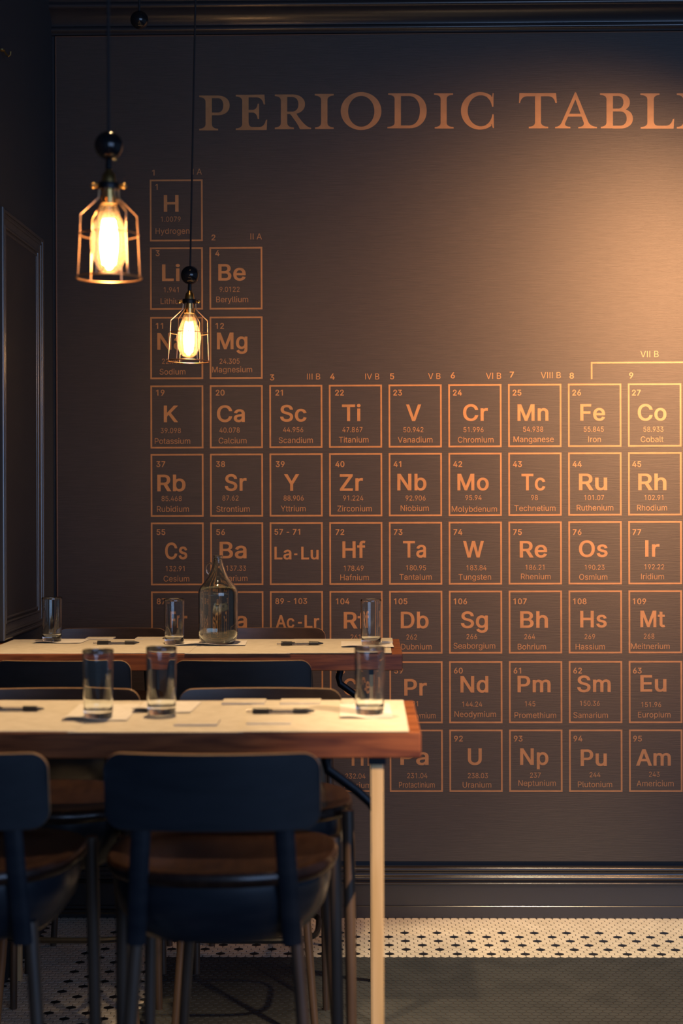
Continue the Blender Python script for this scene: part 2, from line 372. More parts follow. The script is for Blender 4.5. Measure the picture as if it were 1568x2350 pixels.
GLYPHS = '-223:166,120 166,92 56,92 56,120|.92:47,-2 41,-1 36,1 31,4 27,9 25,14 24,20 25,26 27,31 31,36 36,40 41,42 47,43 53,42 58,40 63,36 66,31 69,26 69,20 69,14 66,9 63,4 58,1 53,-1|0223:111,-3 94,-2 78,3 64,12 52,23 42,38 34,56 29,71 26,87 24,105 23,125 24,144 26,162 29,179 34,194 42,212 52,226 64,238 78,247 94,252 111,253 129,252 145,247 159,238 171,226 181,212 189,194 193,179 197,162 199,144 199,125 199,105 197,87 193,71 189,56 181,38 171,23 159,12 145,3 129,-2;111,24 123,26 133,30 143,36 151,45 157,57 162,71 166,87 168,105 169,125 168,145 166,163 162,179 157,193 151,205 143,214 133,221 123,225 111,226 100,225 89,221 80,214 72,205 66,193 60,179 57,163 54,145 54,125 54,105 57,87 60,71 66,57 72,45 80,36 89,30 100,26|1223:38,0 38,27 192,27 192,0;136,250 136,0 104,0 104,220 42,176 42,210 97,250|2223:31,0 31,23 115,112 124,122 132,131 139,139 144,146 149,153 153,160 155,168 157,175 157,183 157,191 155,199 151,206 147,212 141,217 134,221 127,224 119,225 110,226 101,225 92,223 85,220 78,215 73,210 68,203 65,196 63,187 62,178 32,178 33,192 37,205 42,217 50,228 59,237 70,244 83,249 96,252 111,253 125,252 138,249 150,244 161,237 170,229 177,219 183,208 186,196 187,183 187,174 185,165 182,156 178,147 172,137 165,127 156,116 145,103 131,88 75,30 191,28 191,0|3223:107,-3 92,-2 78,0 65,5 53,11 43,19 34,28 28,39 24,51 21,65 54,65 55,57 58,49 62,43 68,37 74,33 81,29 89,27 98,25 107,24 117,25 127,27 135,30 143,34 149,39 155,46 159,53 161,62 162,71 161,80 159,88 155,96 150,104 143,110 135,115 125,119 113,121 99,122 77,122 77,147 141,220 34,222 34,250 183,250 183,226 104,137 104,142 121,143 137,140 152,136 164,129 174,120 182,109 188,98 192,85 193,71 192,57 188,44 182,32 174,22 164,13 152,6 138,1 123,-2|4223:19,52 19,78 121,250 153,250 53,82 203,80 203,52;138,0 138,60 138,72 138,156 168,156 168,0|5223:109,-3 94,-2 81,1 69,5 58,12 48,20 41,30 35,40 31,52 29,64 60,64 61,57 64,50 68,44 73,38 78,33 85,30 93,27 100,25 109,24 118,25 127,28 136,32 143,37 149,44 154,51 158,60 160,69 161,80 160,90 158,100 154,109 149,117 143,123 135,129 126,133 117,135 107,136 99,136 90,134 82,132 75,129 68,125 63,121 33,124 47,250 180,250 180,222 74,222 66,148 73,153 80,156 87,160 95,162 104,163 113,164 124,163 134,161 144,158 154,153 162,147 170,140 176,132 182,123 186,114 189,103 191,92 192,80 191,65 187,50 181,37 173,25 163,16 152,7 139,1 124,-2|6223:111,-3 96,-2 82,1 70,7 59,15 49,25 42,37 36,50 32,64 31,80 32,92 35,104 39,117 46,132 55,148 67,167 124,250 158,250 74,128 74,133 77,137 81,141 86,145 91,148 96,151 102,153 109,154 115,154 130,153 143,150 155,145 166,138 174,129 182,118 187,106 190,92 191,77 190,62 186,48 181,36 173,24 163,15 152,7 140,1 126,-2;111,24 121,25 129,27 137,31 144,36 150,42 154,50 158,58 160,67 161,77 160,87 158,96 154,105 150,112 144,118 137,124 129,127 121,130 111,130 102,130 93,127 85,124 78,119 73,112 68,105 64,97 62,88 61,78 62,68 64,58 68,50 73,42 78,36 85,31 93,27 102,25|7223:48,0 159,220 31,222 31,250 192,250 192,220 81,0|8223:111,-3 95,-2 80,1 67,6 55,12 45,21 36,30 30,41 27,53 26,66 26,77 28,87 32,96 37,104 43,112 50,118 57,124 66,128 75,130 64,135 54,142 46,151 39,162 36,174 35,187 36,199 39,211 44,221 52,230 61,238 72,245 84,250 97,252 111,253 125,252 138,250 150,245 161,238 170,230 178,221 183,211 186,199 188,187 186,174 183,162 177,151 168,142 159,135 148,131 157,128 165,124 173,118 180,112 185,104 190,96 194,87 196,77 197,66 196,53 192,41 186,30 178,21 168,12 156,6 142,1 127,-2;111,24 122,25 131,27 140,30 147,34 154,39 159,45 162,52 165,60 165,68 165,77 162,85 158,93 153,99 147,105 139,109 130,113 121,115 111,116 101,115 92,113 83,109 76,105 69,99 64,93 60,85 57,77 57,68 57,60 60,52 63,45 68,39 75,34 82,30 91,27 101,25;111,142 120,143 128,145 135,148 141,152 146,157 151,162 154,169 156,177 157,185 156,193 154,200 151,206 147,212 142,217 135,221 128,224 120,225 111,226 102,225 94,224 87,221 81,217 75,212 71,206 68,200 66,193 65,185 66,177 68,169 71,162 75,157 81,152 87,148 95,145 103,143|9223:111,253 126,252 140,249 152,243 164,235 173,225 181,213 187,200 190,186 191,170 190,158 188,146 183,133 176,118 167,102 155,83 98,0 64,0 148,122 148,117 145,113 141,109 137,105 132,102 126,99 120,97 114,96 107,96 93,97 79,100 67,105 57,112 48,121 41,132 35,144 32,158 31,173 32,188 36,202 42,214 49,226 59,235 70,243 83,249 96,252;111,226 102,225 93,223 86,219 79,214 73,208 68,200 64,192 62,183 62,173 62,163 64,154 68,145 73,138 79,132 86,126 93,123 102,120 111,120 120,120 129,123 137,126 144,131 150,138 155,145 158,153 160,162 161,172 160,182 158,192 155,200 150,208 144,214 137,219 129,223 121,225|A236:8,0 99,250 136,250 228,0 194,0 141,149 138,159 134,170 130,183 125,198 120,215 114,235 120,235 115,215 109,197 105,182 100,169 97,158 94,149 42,0;54,70 54,98 182,98 182,70|B224:30,0 30,250 118,250 135,249 149,246 162,241 172,234 181,227 187,217 192,207 195,196 196,184 195,174 193,165 190,157 186,151 181,145 175,141 169,137 162,134 155,131 163,128 171,125 178,121 186,115 192,108 198,100 202,90 205,79 205,67 204,55 201,43 197,33 190,23 181,15 169,9 156,4 140,1 121,0;61,28 120,28 138,29 152,33 162,39 169,47 173,57 175,67 174,75 172,83 168,90 163,97 157,102 150,107 142,111 132,113 122,113 61,113;61,140 117,140 126,141 134,143 142,146 148,150 154,155 159,160 162,167 164,175 165,183 164,193 160,203 154,211 145,217 133,221 118,222 61,222|C251:131,-3 116,-2 101,1 87,5 74,12 62,21 51,31 42,43 34,57 28,72 23,88 21,106 20,125 21,144 23,162 28,178 34,193 42,207 51,219 62,229 74,238 87,245 101,249 116,252 131,253 144,253 156,251 167,248 178,244 188,238 198,232 206,224 214,215 220,206 225,195 230,184 232,171 201,171 198,179 195,187 191,194 187,200 181,206 176,210 169,215 162,218 155,221 147,223 139,224 131,224 117,223 103,219 90,212 79,204 69,192 61,179 56,163 52,145 51,125 52,105 56,87 61,71 69,58 79,46 90,38 103,31 117,27 131,26 139,26 147,28 155,29 162,32 169,35 176,40 181,44 187,50 191,56 195,63 198,71 201,79 232,79 230,67 226,55 220,45 214,35 206,26 198,19 188,12 178,7 167,2 156,-1 144,-3|D247:108,0 47,0 47,28 106,28 125,29 142,33 156,40 168,49 179,60 186,73 192,89 195,106 196,126 195,145 192,162 186,177 179,190 169,202 157,210 143,217 127,221 109,222 46,222 46,250 111,250 128,249 145,246 160,242 173,235 189,224 202,209 213,192 219,178 223,162 226,144 227,126 226,107 223,89 219,73 213,58 205,45 196,33 185,23 172,15 158,8 143,4 126,1;61,250 61,0 30,0 30,250|E206:30,0 30,250 183,250 183,222 61,222 61,140 175,140 175,112 61,112 61,28 184,28 184,0|F202:30,0 30,250 181,250 181,222 61,222 61,137 170,137 170,109 61,109 61,0|H254:30,0 30,250 61,250 61,142 193,142 193,250 224,250 224,0 193,0 193,114 61,114 61,0|I148:15,0 15,28 58,28 58,222 15,222 15,250 132,250 132,222 90,222 90,28 132,28 132,0|K229:51,71 51,106 57,114 63,121 68,128 74,135 80,142 86,149 92,156 98,163 104,169 179,250 220,250 114,136;30,0 30,250 61,250 61,164 61,111 61,95 61,0;183,0 92,127 112,152 220,0|L193:30,0 30,250 61,250 61,28 178,28 178,0|M309:30,0 30,250 74,250 136,92 138,88 139,83 141,78 143,72 145,66 147,60 149,54 151,48 153,41 155,35 157,29 158,24 151,24 153,29 154,35 156,41 158,47 160,53 162,60 164,66 166,72 168,78 170,83 172,88 173,92 234,250 279,250 279,0 248,0 248,143 248,148 248,154 248,161 248,167 248,174 248,181 249,203 249,210 249,218 249,225 250,217 247,209 245,201 242,193 239,186 237,178 234,171 232,164 230,158 228,152 226,147 224,143 168,0 141,0 84,143 82,147 80,152 78,158 76,164 74,170 71,177 69,185 66,192 63,200 61,208 58,217 55,225 59,218 59,212 59,204 59,197 59,190 59,183 60,161 60,155 60,149 60,143 60,0|N257:30,0 30,250 67,250 169,90 171,85 175,80 178,74 182,67 186,60 190,52 195,44 199,36 203,27 199,26 198,35 197,44 197,53 197,62 196,70 196,77 196,84 196,90 196,96 196,250 228,250 228,0 190,0 99,143 95,149 91,156 87,163 83,170 78,178 73,187 67,197 60,209 53,222 59,223 59,211 60,199 60,189 60,179 61,169 61,161 61,154 61,148 61,143 61,0|O262:131,-3 116,-2 101,1 87,5 74,12 62,21 51,31 42,43 34,57 28,72 23,88 21,106 20,125 21,144 23,162 28,178 34,193 42,207 51,219 62,229 74,238 87,245 101,249 116,252 131,253 147,252 162,249 176,245 189,238 200,229 211,219 220,207 228,193 234,178 239,162 241,144 242,125 241,106 239,88 234,72 228,57 220,43 211,31 200,21 189,12 176,5 162,1 147,-2;131,26 146,27 159,31 172,37 183,46 193,57 201,71 207,87 210,105 211,125 210,145 207,163 201,179 193,193 183,204 172,213 159,219 146,223 131,224 117,223 103,219 91,213 79,204 70,193 62,179 56,163 52,145 51,125 52,105 56,87 62,71 70,57 79,46 91,37 103,31 117,27|P218:30,0 30,250 116,250 134,249 150,245 163,240 175,232 184,222 192,211 197,199 200,185 201,171 200,156 197,143 192,130 184,119 175,110 163,102 150,96 134,92 116,91 54,91 54,119 114,119 127,120 137,122 146,126 153,131 159,137 164,144 167,152 169,161 169,171 169,180 167,189 164,197 159,204 153,211 146,216 137,219 126,221 114,222 61,222 61,0|Q262:120,78 154,78 182,42 189,32 230,-23 197,-23 170,13 163,22;131,-3 116,-2 101,1 87,5 74,12 62,21 51,31 42,43 34,57 28,72 23,88 21,106 20,125 21,144 23,162 28,178 34,193 42,207 51,219 62,229 74,238 87,245 101,249 116,252 131,253 147,252 162,249 176,245 189,238 200,229 211,219 220,207 228,193 234,178 239,162 241,144 242,125 241,106 239,88 234,72 228,57 220,43 211,31 200,21 189,12 176,5 162,1 147,-2;131,26 146,27 159,31 172,37 183,46 193,57 201,71 207,87 210,105 211,125 210,145 207,163 201,179 193,193 183,204 172,213 159,219 146,223 131,224 117,223 103,219 91,213 79,204 70,193 62,179 56,163 52,145 51,125 52,105 56,87 62,71 70,57 79,46 91,37 103,31 117,27|R221:30,0 30,250 116,250 134,249 150,246 164,240 175,233 185,224 192,213 197,201 200,187 201,173 200,159 197,145 192,133 185,123 175,114 164,107 150,101 134,98 116,97 47,97 47,125 115,125 127,126 137,128 146,131 154,136 160,141 164,148 167,155 169,164 170,173 169,183 167,191 164,199 160,206 154,211 146,216 137,219 127,221 114,222 61,222 61,0;173,0 113,113 149,113 210,0|S219:110,-4 93,-3 77,0 63,5 50,11 40,20 31,30 25,41 21,53 19,67 51,67 53,58 56,50 61,43 67,37 74,33 82,29 91,26 100,25 110,24 121,25 131,27 141,30 149,34 156,39 162,45 166,52 169,60 170,68 169,76 167,82 163,88 158,93 152,97 145,101 138,104 129,107 120,109 90,118 71,124 55,132 42,142 33,154 27,167 26,183 27,197 31,209 37,220 45,230 56,238 68,245 81,249 96,252 112,253 127,252 142,249 155,245 167,238 177,230 185,220 191,210 195,198 197,186 166,186 163,197 157,207 148,215 137,221 125,224 111,225 100,225 91,223 82,220 75,216 68,211 63,206 60,199 57,192 57,185 57,177 60,170 64,164 70,159 76,155 83,151 90,149 98,146 104,144 130,137 137,135 145,133 153,130 161,126 169,122 176,117 183,111 189,105 194,97 198,89 200,79 201,68 199,55 196,43 190,31 182,21 171,12 159,5 144,0 128,-3|T220:16,222 16,250 205,250 205,222 126,222 126,0 95,0 95,222|U254:127,-4 108,-3 91,1 76,8 62,16 51,27 42,39 35,53 31,69 30,85 30,250 61,250 61,88 62,76 65,65 69,56 75,47 83,39 92,33 102,29 114,26 127,25 140,26 152,29 163,33 172,39 179,47 185,56 189,65 192,76 193,88 193,250 225,250 225,85 223,69 219,53 213,39 203,27 192,16 179,8 163,1 146,-3|V236:100,0 8,250 41,250 94,101 98,92 102,81 106,68 111,52 116,35 122,15 115,15 121,35 126,53 131,68 135,81 139,92 142,101 194,250 228,250 137,0|W337:76,0 8,250 40,250 80,96 82,88 84,80 86,71 88,63 90,55 92,46 94,37 95,28 97,19 93,19 95,28 96,37 98,46 100,55 102,63 104,71 106,80 108,88 110,96 151,250 187,250 227,96 229,88 231,80 233,71 235,63 237,55 239,46 241,37 243,28 244,19 240,19 242,28 243,37 245,46 247,55 249,63 251,71 253,80 255,88 257,96 296,250 329,250 261,0 224,0 181,159 178,169 175,181 173,192 170,205 168,219 165,233 172,233 169,219 167,206 165,194 162,182 159,170 156,159 113,0|Y232:100,0 100,102 8,250 45,250 94,169 100,160 105,152 109,144 114,135 118,125 123,113 110,113 114,125 119,135 123,144 128,152 133,161 138,169 187,250 224,250 132,102 132,0|Z215:20,0 20,23 134,189 140,197 145,204 150,212 156,219 162,226 167,234 171,223 161,223 151,222 140,222 130,222 120,222 110,222 20,222 20,250 195,250 195,227 83,63 77,55 72,47 66,40 60,32 54,24 48,16 44,27 54,27 65,28 75,28 85,28 95,28 105,28 196,28 196,0|a191:79,-4 67,-3 56,-1 46,2 37,8 30,14 23,22 19,31 16,41 15,53 16,63 18,72 21,79 26,85 32,91 38,95 45,98 53,101 62,104 70,105 79,107 88,108 98,109 107,111 115,111 121,112 126,114 130,115 133,118 135,121 135,125 135,134 133,140 131,146 128,151 123,155 118,158 112,161 104,162 96,163 88,162 80,161 73,158 67,155 62,152 58,148 54,144 51,139 49,135 20,143 25,154 31,163 39,170 47,176 56,181 65,184 75,187 85,188 95,189 102,189 110,188 117,186 125,184 133,181 140,177 147,172 153,165 158,157 162,148 165,137 165,123 165,0 136,0 136,26 131,21 128,17 124,12 119,8 113,4 106,1 98,-2 89,-4;84,22 94,23 104,25 112,29 119,34 125,39 129,46 133,53 135,60 135,68 135,93 131,91 128,89 123,88 119,87 114,86 109,86 103,85 98,84 94,84 90,83 86,83 79,81 72,80 66,78 60,75 55,72 51,68 48,64 46,58 45,52 46,45 47,40 50,35 54,32 58,28 64,26 70,24 77,23|b209:113,-4 102,-3 93,-1 85,2 78,6 72,10 68,15 64,20 61,25 58,29 55,0 26,0 26,250 56,250 56,157 61,161 64,165 68,170 72,175 78,179 84,183 92,186 102,188 113,189 128,188 141,184 154,177 165,168 174,157 182,144 187,129 191,112 192,93 191,74 187,57 182,42 174,28 165,17 154,8 141,1 128,-3;108,23 119,24 129,27 137,32 145,39 151,47 155,57 159,68 161,80 161,93 161,106 159,118 155,128 151,138 145,146 137,153 129,158 119,161 108,162 97,161 88,158 79,153 72,147 66,139 61,129 58,118 56,106 55,93 56,80 58,68 61,57 66,47 72,39 79,32 88,27 97,24|c194:102,-4 86,-3 71,1 57,8 46,17 36,28 28,42 22,57 18,74 17,92 18,111 22,128 28,143 36,156 46,168 57,177 71,184 86,188 102,189 111,189 119,187 128,185 136,183 143,179 150,175 156,170 162,164 167,158 171,151 175,144 178,136 149,129 147,133 145,138 143,142 140,146 136,149 133,153 128,155 124,158 119,160 114,161 108,162 102,162 90,161 80,158 71,152 64,145 58,137 53,127 50,116 48,104 47,92 48,80 50,69 53,58 58,48 64,39 71,32 80,27 90,24 102,23 108,23 114,24 119,25 124,27 129,30 133,32 137,36 140,39 143,44 146,48 148,53 149,58 178,50 176,42 172,35 168,28 163,21 157,16 151,10 144,6 136,3 128,0 120,-2 111,-4|d209:96,-4 81,-3 67,1 55,8 44,17 34,28 27,42 21,57 18,74 17,93 18,112 21,129 27,144 35,157 44,168 55,177 67,184 81,188 96,189 107,188 116,186 124,183 131,179 137,175 141,170 145,165 148,161 151,157 153,250 183,250 183,0 154,0 154,29 148,25 145,20 141,15 136,10 131,6 124,2 116,-1 107,-3;101,23 111,24 121,27 129,32 137,39 142,47 147,57 151,68 153,80 153,93 153,106 151,118 147,129 143,139 137,147 129,153 121,158 111,161 101,162 89,161 80,158 71,153 64,146 58,138 53,128 50,118 48,106 47,93 48,80 50,68 53,57 58,47 64,39 71,32 80,27 90,24|e198:104,-4 87,-3 71,1 57,8 45,17 35,28 27,42 21,57 18,74 17,92 18,110 21,127 27,142 35,156 45,167 57,177 70,183 85,188 101,189 111,188 121,187 131,184 140,180 149,174 157,168 164,159 170,150 176,139 179,126 182,111 182,95 182,83 37,83 37,109 166,109 152,99 152,111 150,122 146,132 142,141 136,148 129,154 121,159 111,161 101,162 90,161 80,159 72,154 65,148 58,141 54,132 50,123 48,114 47,104 47,87 48,74 50,62 54,52 60,43 66,36 74,30 83,26 93,23 104,23 112,23 118,24 125,26 130,28 136,32 140,36 144,40 148,46 150,52 179,45 176,35 171,27 165,19 157,13 149,7 139,2 128,-1 117,-3|f125:112,186 112,161 3,161 3,186;40,0 40,212 40,222 43,231 47,239 52,245 59,251 66,255 75,258 83,260 92,260 99,260 104,260 109,259 113,258 117,257 112,230 108,231 103,232 99,233 87,232 81,230 76,226 72,221 70,214 70,206 70,0|g209:102,-74 89,-73 77,-72 66,-69 56,-65 48,-60 40,-54 34,-48 29,-41 25,-34 50,-20 53,-24 56,-28 60,-32 64,-37 70,-40 76,-43 83,-46 92,-47 102,-48 116,-47 128,-43 139,-37 147,-28 151,-17 153,-3 153,34 148,29 145,25 141,20 136,16 131,12 124,8 116,5 107,3 96,2 81,4 68,7 55,13 44,21 35,32 27,44 21,59 18,75 17,94 18,112 21,129 27,144 35,157 44,168 55,177 68,184 81,188 96,189 107,188 117,186 125,183 131,179 137,175 142,170 145,165 149,161 151,157 154,186 183,186 183,-4 182,-20 178,-33 172,-44 164,-54 154,-61 143,-67 130,-71 116,-73;101,29 111,30 121,33 130,37 137,43 143,50 147,59 151,70 153,82 154,95 153,107 151,119 147,130 143,139 137,147 130,153 121,158 112,161 101,162 90,161 80,158 71,153 64,146 58,138 53,129 50,118 48,107 47,95 48,82 50,71 53,60 58,51 64,43 71,37 80,33 90,30|h202:56,111 56,0 26,0 26,250 56,250 56,141 50,141 57,157 65,169 75,178 86,184 98,188 112,189 124,188 135,185 145,181 154,175 161,167 167,158 172,146 175,133 176,118 176,0 145,0 145,116 144,129 140,140 134,150 126,156 115,160 103,162 95,161 86,159 79,156 72,151 67,146 62,139 59,131 57,122|i82:26,0 26,186 56,186 56,0;41,218 36,218 31,220 26,223 23,228 21,232 20,237 21,243 23,247 26,252 31,255 36,257 41,257 47,257 52,255 56,252 59,247 61,243 62,237 61,232 59,228 56,223 52,220 47,218|k187:54,67 54,104 59,104 140,186 177,186 90,98;26,0 26,250 56,250 56,0;144,0 73,91 94,112 183,0|l93:68,-1 55,0 45,4 36,10 30,18 27,29 26,41 26,250 56,250 56,48 56,41 57,35 59,31 62,28 66,26 72,26 77,26 82,26 89,1 83,0 79,0 76,-1 72,-1|m300:26,0 26,186 55,186 55,145 56,155 60,163 65,170 71,176 77,181 85,185 92,188 100,189 108,190 121,188 132,184 141,177 149,168 154,157 158,145 154,145 156,154 160,162 166,169 172,175 179,180 187,184 196,187 205,189 215,190 225,189 235,187 244,183 253,177 260,170 266,161 270,151 273,139 274,125 274,0 244,0 244,125 242,137 239,147 232,154 224,159 215,161 206,162 198,162 190,160 184,157 178,153 173,148 170,143 167,136 165,129 165,121 165,0 135,0 135,128 134,137 130,146 124,153 117,158 108,161 98,162 91,162 84,160 77,157 71,153 66,148 62,142 59,135 57,126 56,117 56,0|n201:56,111 56,0 26,0 26,186 55,186 55,141 50,141 57,157 65,169 75,178 86,184 98,188 112,189 124,188 135,185 145,181 154,175 161,167 167,158 172,146 175,133 176,118 176,0 145,0 145,116 144,129 140,140 134,150 126,156 115,160 103,162 95,161 86,159 79,156 72,151 67,146 62,139 59,131 57,122|o204:102,-4 86,-3 71,1 57,8 46,17 36,28 28,42 22,57 18,74 17,92 18,111 22,128 28,143 36,156 46,168 57,177 71,184 86,188 102,189 118,188 133,184 147,177 159,168 169,156 177,143 183,128 186,111 187,92 186,74 183,57 177,42 169,28 159,17 147,8 133,1 118,-3;102,23 114,24 124,27 133,32 140,39 146,48 151,58 154,69 156,80 157,92 156,104 154,116 151,127 146,137 140,145 133,152 124,158 114,161 102,162 90,161 80,158 71,152 64,145 58,137 53,127 50,116 48,104 47,92 48,80 50,69 53,58 58,48 64,39 71,32 80,27 90,24|p209:26,-70 26,186 55,186 55,157 61,161 64,165 67,170 72,175 78,179 84,183 92,186 102,188 113,189 128,188 141,184 154,177 165,168 174,157 182,144 187,129 191,112 192,93 191,74 187,57 182,42 174,28 165,17 154,8 141,1 128,-3 113,-4 102,-3 93,-1 85,2 78,6 72,10 68,15 64,20 61,25 58,29 56,-70;108,23 119,24 129,27 137,32 145,39 151,47 155,57 159,68 161,80 161,93 161,106 159,118 155,128 151,138 145,146 137,153 129,158 119,161 108,162 97,161 88,158 79,153 72,147 66,139 61,129 58,118 56,106 55,93 56,80 58,68 61,57 66,47 72,39 79,32 88,27 97,24|r127:26,0 26,186 55,186 55,158 61,167 67,174 75,180 84,185 94,188 105,189 110,189 120,189 120,158 116,159 109,160 102,160 93,159 85,158 78,155 72,150 66,145 62,139 59,132 57,125 56,116 56,0|s179:89,-4 77,-3 66,-1 55,2 46,6 37,12 30,19 25,27 20,36 17,46 46,52 49,43 54,35 61,30 69,26 78,23 89,22 101,23 112,26 120,31 127,37 130,43 132,51 131,57 129,62 125,67 119,71 113,74 104,76 73,84 58,88 45,95 35,102 29,111 24,122 23,135 24,145 27,154 32,163 39,170 47,177 57,182 67,186 79,188 92,189 104,188 115,186 125,183 133,179 141,173 147,167 152,159 156,151 159,142 132,136 129,143 125,149 119,155 112,160 103,163 92,163 82,163 72,160 64,156 58,150 55,144 53,136 54,130 57,124 61,120 67,116 75,112 84,110 113,103 128,98 141,92 151,84 157,75 161,64 163,52 162,42 159,32 154,23 147,15 138,9 128,3 116,-1 103,-3|t112:100,186 100,161 3,161 3,186;32,232 62,232 62,48 62,41 64,35 67,30 71,27 77,25 84,24 88,25 94,25 97,26 105,1 102,0 98,-1 94,-1 90,-2 83,-2 68,-1 55,4 45,10 38,20 33,32 32,46|u202:90,-3 78,-2 67,1 56,5 48,11 40,19 34,29 29,40 27,53 26,68 26,186 56,186 56,71 57,57 61,46 67,37 76,30 86,26 98,25 107,25 115,27 122,30 129,35 135,41 139,48 143,56 145,65 145,75 145,186 176,186 176,0 146,0 146,45 151,45 144,29 136,17 126,8 115,2 103,-1|y191:23,-68 30,-42 35,-43 41,-44 46,-44 51,-44 56,-42 60,-40 64,-36 68,-32 71,-25 74,-17 80,-1 9,186 41,186 81,76 85,65 89,54 92,43 95,32 98,21 101,10 90,10 93,21 96,32 99,43 103,54 106,65 110,76 150,186 183,186 100,-29 96,-38 92,-46 87,-53 81,-58 75,-63 68,-67 61,-69 53,-71 45,-71 40,-71 36,-71 32,-70 28,-70'

# ================================================================== MURAL
GL = {}
for tok in GLYPHS.split('|'):
    head, body = tok[1:].split(':', 1)
    GL[tok[0]] = (int(head) / 250.0, [[tuple(int(q) / 250.0 for q in pt.split(',')) for pt in poly.split(' ')] for poly in body.split(';')])
GL['I'] = (.28 * 1.4, [[(.133, 0), (.133, 1), (.26, 1), (.26, 0)]])      # plain upright bar
_a1, _p1 = GL['1']
GL['1'] = (_a1, [max(_p1, key=len)])
def area(P):
    return 0.5 * sum(P[i - 1][0] * P[i][1] - P[i][0] * P[i - 1][1] for i in range(len(P)))
def grow(P, dx, dy, sgn):            # move an outline outwards: the heavier cut of the same letter
    out = []
    n = len(P)
    for i in range(n):
        a, b, c = P[i - 1], P[i], P[(i + 1) % n]
        e1 = (b[0] - a[0], b[1] - a[1]); e2 = (c[0] - b[0], c[1] - b[1])
        l1 = math.hypot(*e1) or 1; l2 = math.hypot(*e2) or 1
        n1 = (e1[1] / l1, -e1[0] / l1); n2 = (e2[1] / l2, -e2[0] / l2)
        k = 1 + n1[0] * n2[0] + n1[1] * n2[1]
        k = max(k, 0.35)
        out.append((b[0] + sgn * dx * (n1[0] + n2[0]) / k, b[1] + sgn * dy * (n1[1] + n2[1]) / k))
    return out
def winding(x, y, polys):
    w = 0
    for P in polys:
        x1, y1 = P[-1]
        for x2, y2 in P:
            if (y1 <= y) != (y2 <= y):
                side = (x2 - x1) * (y - y1) - (x - x1) * (y2 - y1)
                if y2 > y1 and side > 0: w += 1
                elif y2 <= y1 and side < 0: w -= 1
            x1, y1 = x2, y2
    return w
def solid(polys, sgn=1):             # triangles of everything the outlines enclose
    vs_, es = [], []
    for P in polys:
        n0 = len(vs_); n = len(P)
        vs_ += [Vector(q) for q in P]
        es += [(n0 + i, n0 + (i + 1) % n) for i in range(n)]
    V, _, Fc, _, _, _ = delaunay_2d_cdt(vs_, es, [], 0, 1e-6)
    tris = []
    for t in Fc:
        cx = sum(V[i].x for i in t) / 3; cy = sum(V[i].y for i in t) / 3
        if winding(cx, cy, polys) * sgn > 0:
            tris.append(tuple(t))
    return [(v.x, v.y) for v in V], tris
CACHE = {}
def glyph(ch, bold):
    if (ch, bold) in CACHE:
        return CACHE[(ch, bold)]
    adv, polys = GL[ch]
    big = max(polys, key=lambda P: abs(area(P)))
    s0 = 1 if area(big) > 0 else -1
    if bold:
        d = 0.036
        polys = [grow(P, d, d * .62, s0) for P in polys]
        polys = [[(x + d * .5, (y + d * .3) / (1 + d * 1.1)) for x, y in P] for P in polys]
        adv += d * 1.1
    CACHE[(ch, bold)] = (adv, solid(polys, s0))
    return CACHE[(ch, bold)]

PLY = YM - 0.0006                    # face of the copper paint
def px_vec(px, py):                  # how one photo pixel spans the mural here
    a = at(px, py, PLY)
    return (at(px + 1, py, PLY).x - a.x)
class Paint:
    def __init__(s):
        s.mb = MB()
    def rect(s, x0, x1, z0, z1):
        s.mb.add([(x0, PLY, z0), (x1, PLY, z0), (x1, PLY, z1), (x0, PLY, z1)], [(0, 1, 2, 3)])
    def text(s, st, cx, cy, cap, bold=False, width=None, align='c', stretch=1.0):
        x = 0; items = []
        for ch in st:
            if ch == ' ':
                x += .37; continue
            adv, g = glyph(ch, bold)
            items.append((x, g)); x += adv
        xs = [gx + q[0] for gx, g in items for q in g[0]]
        lo, hi = min(xs), max(xs)
        u = px_vec(cx, cy)
        k = cap * u
        kx = (width * u / (hi - lo)) if width else k * stretch
        o = at(cx, cy, PLY)
        ox = o.x - (kx * (lo + hi) / 2 if align == 'c' else kx * lo if align == 'l' else kx * hi)
        oz = o.z - k * .5
        for gx, g in items:
            s.mb.add([(ox + kx * (gx + a), PLY, oz + k * b) for a, b in g[0]], g[1])

mural = empty('wall_mural', (0, YM, 0))
tag(mural, 'large dark wall mural of a periodic table in copper lettering and boxes', 'mural')
def part(o, parent):
    o.parent = parent
    o.matrix_parent_inverse = parent.matrix_basis.inverted()
    return o
XP0 = at(129, 700, YM).x
pm = MB().box(XP0, XR - .05, YM, YB - .0005, .192, 3.064)
part(pm.build('linen_panel', M['linen'], bevel=.0012, seg=1), mural)

XP1 = XP0 + .0035
part(MB().box(XP0 - .001, XP1, YM - .0022, YM + .001, .192, 3.064).build('side_edging', M['edging'], bevel=.0008), mural)
part(MB().box(XP1, XR - .05, YM - .0018, YM + .001, 3.0605, 3.064).build('top_edging', M['edging'], bevel=.0008), mural)
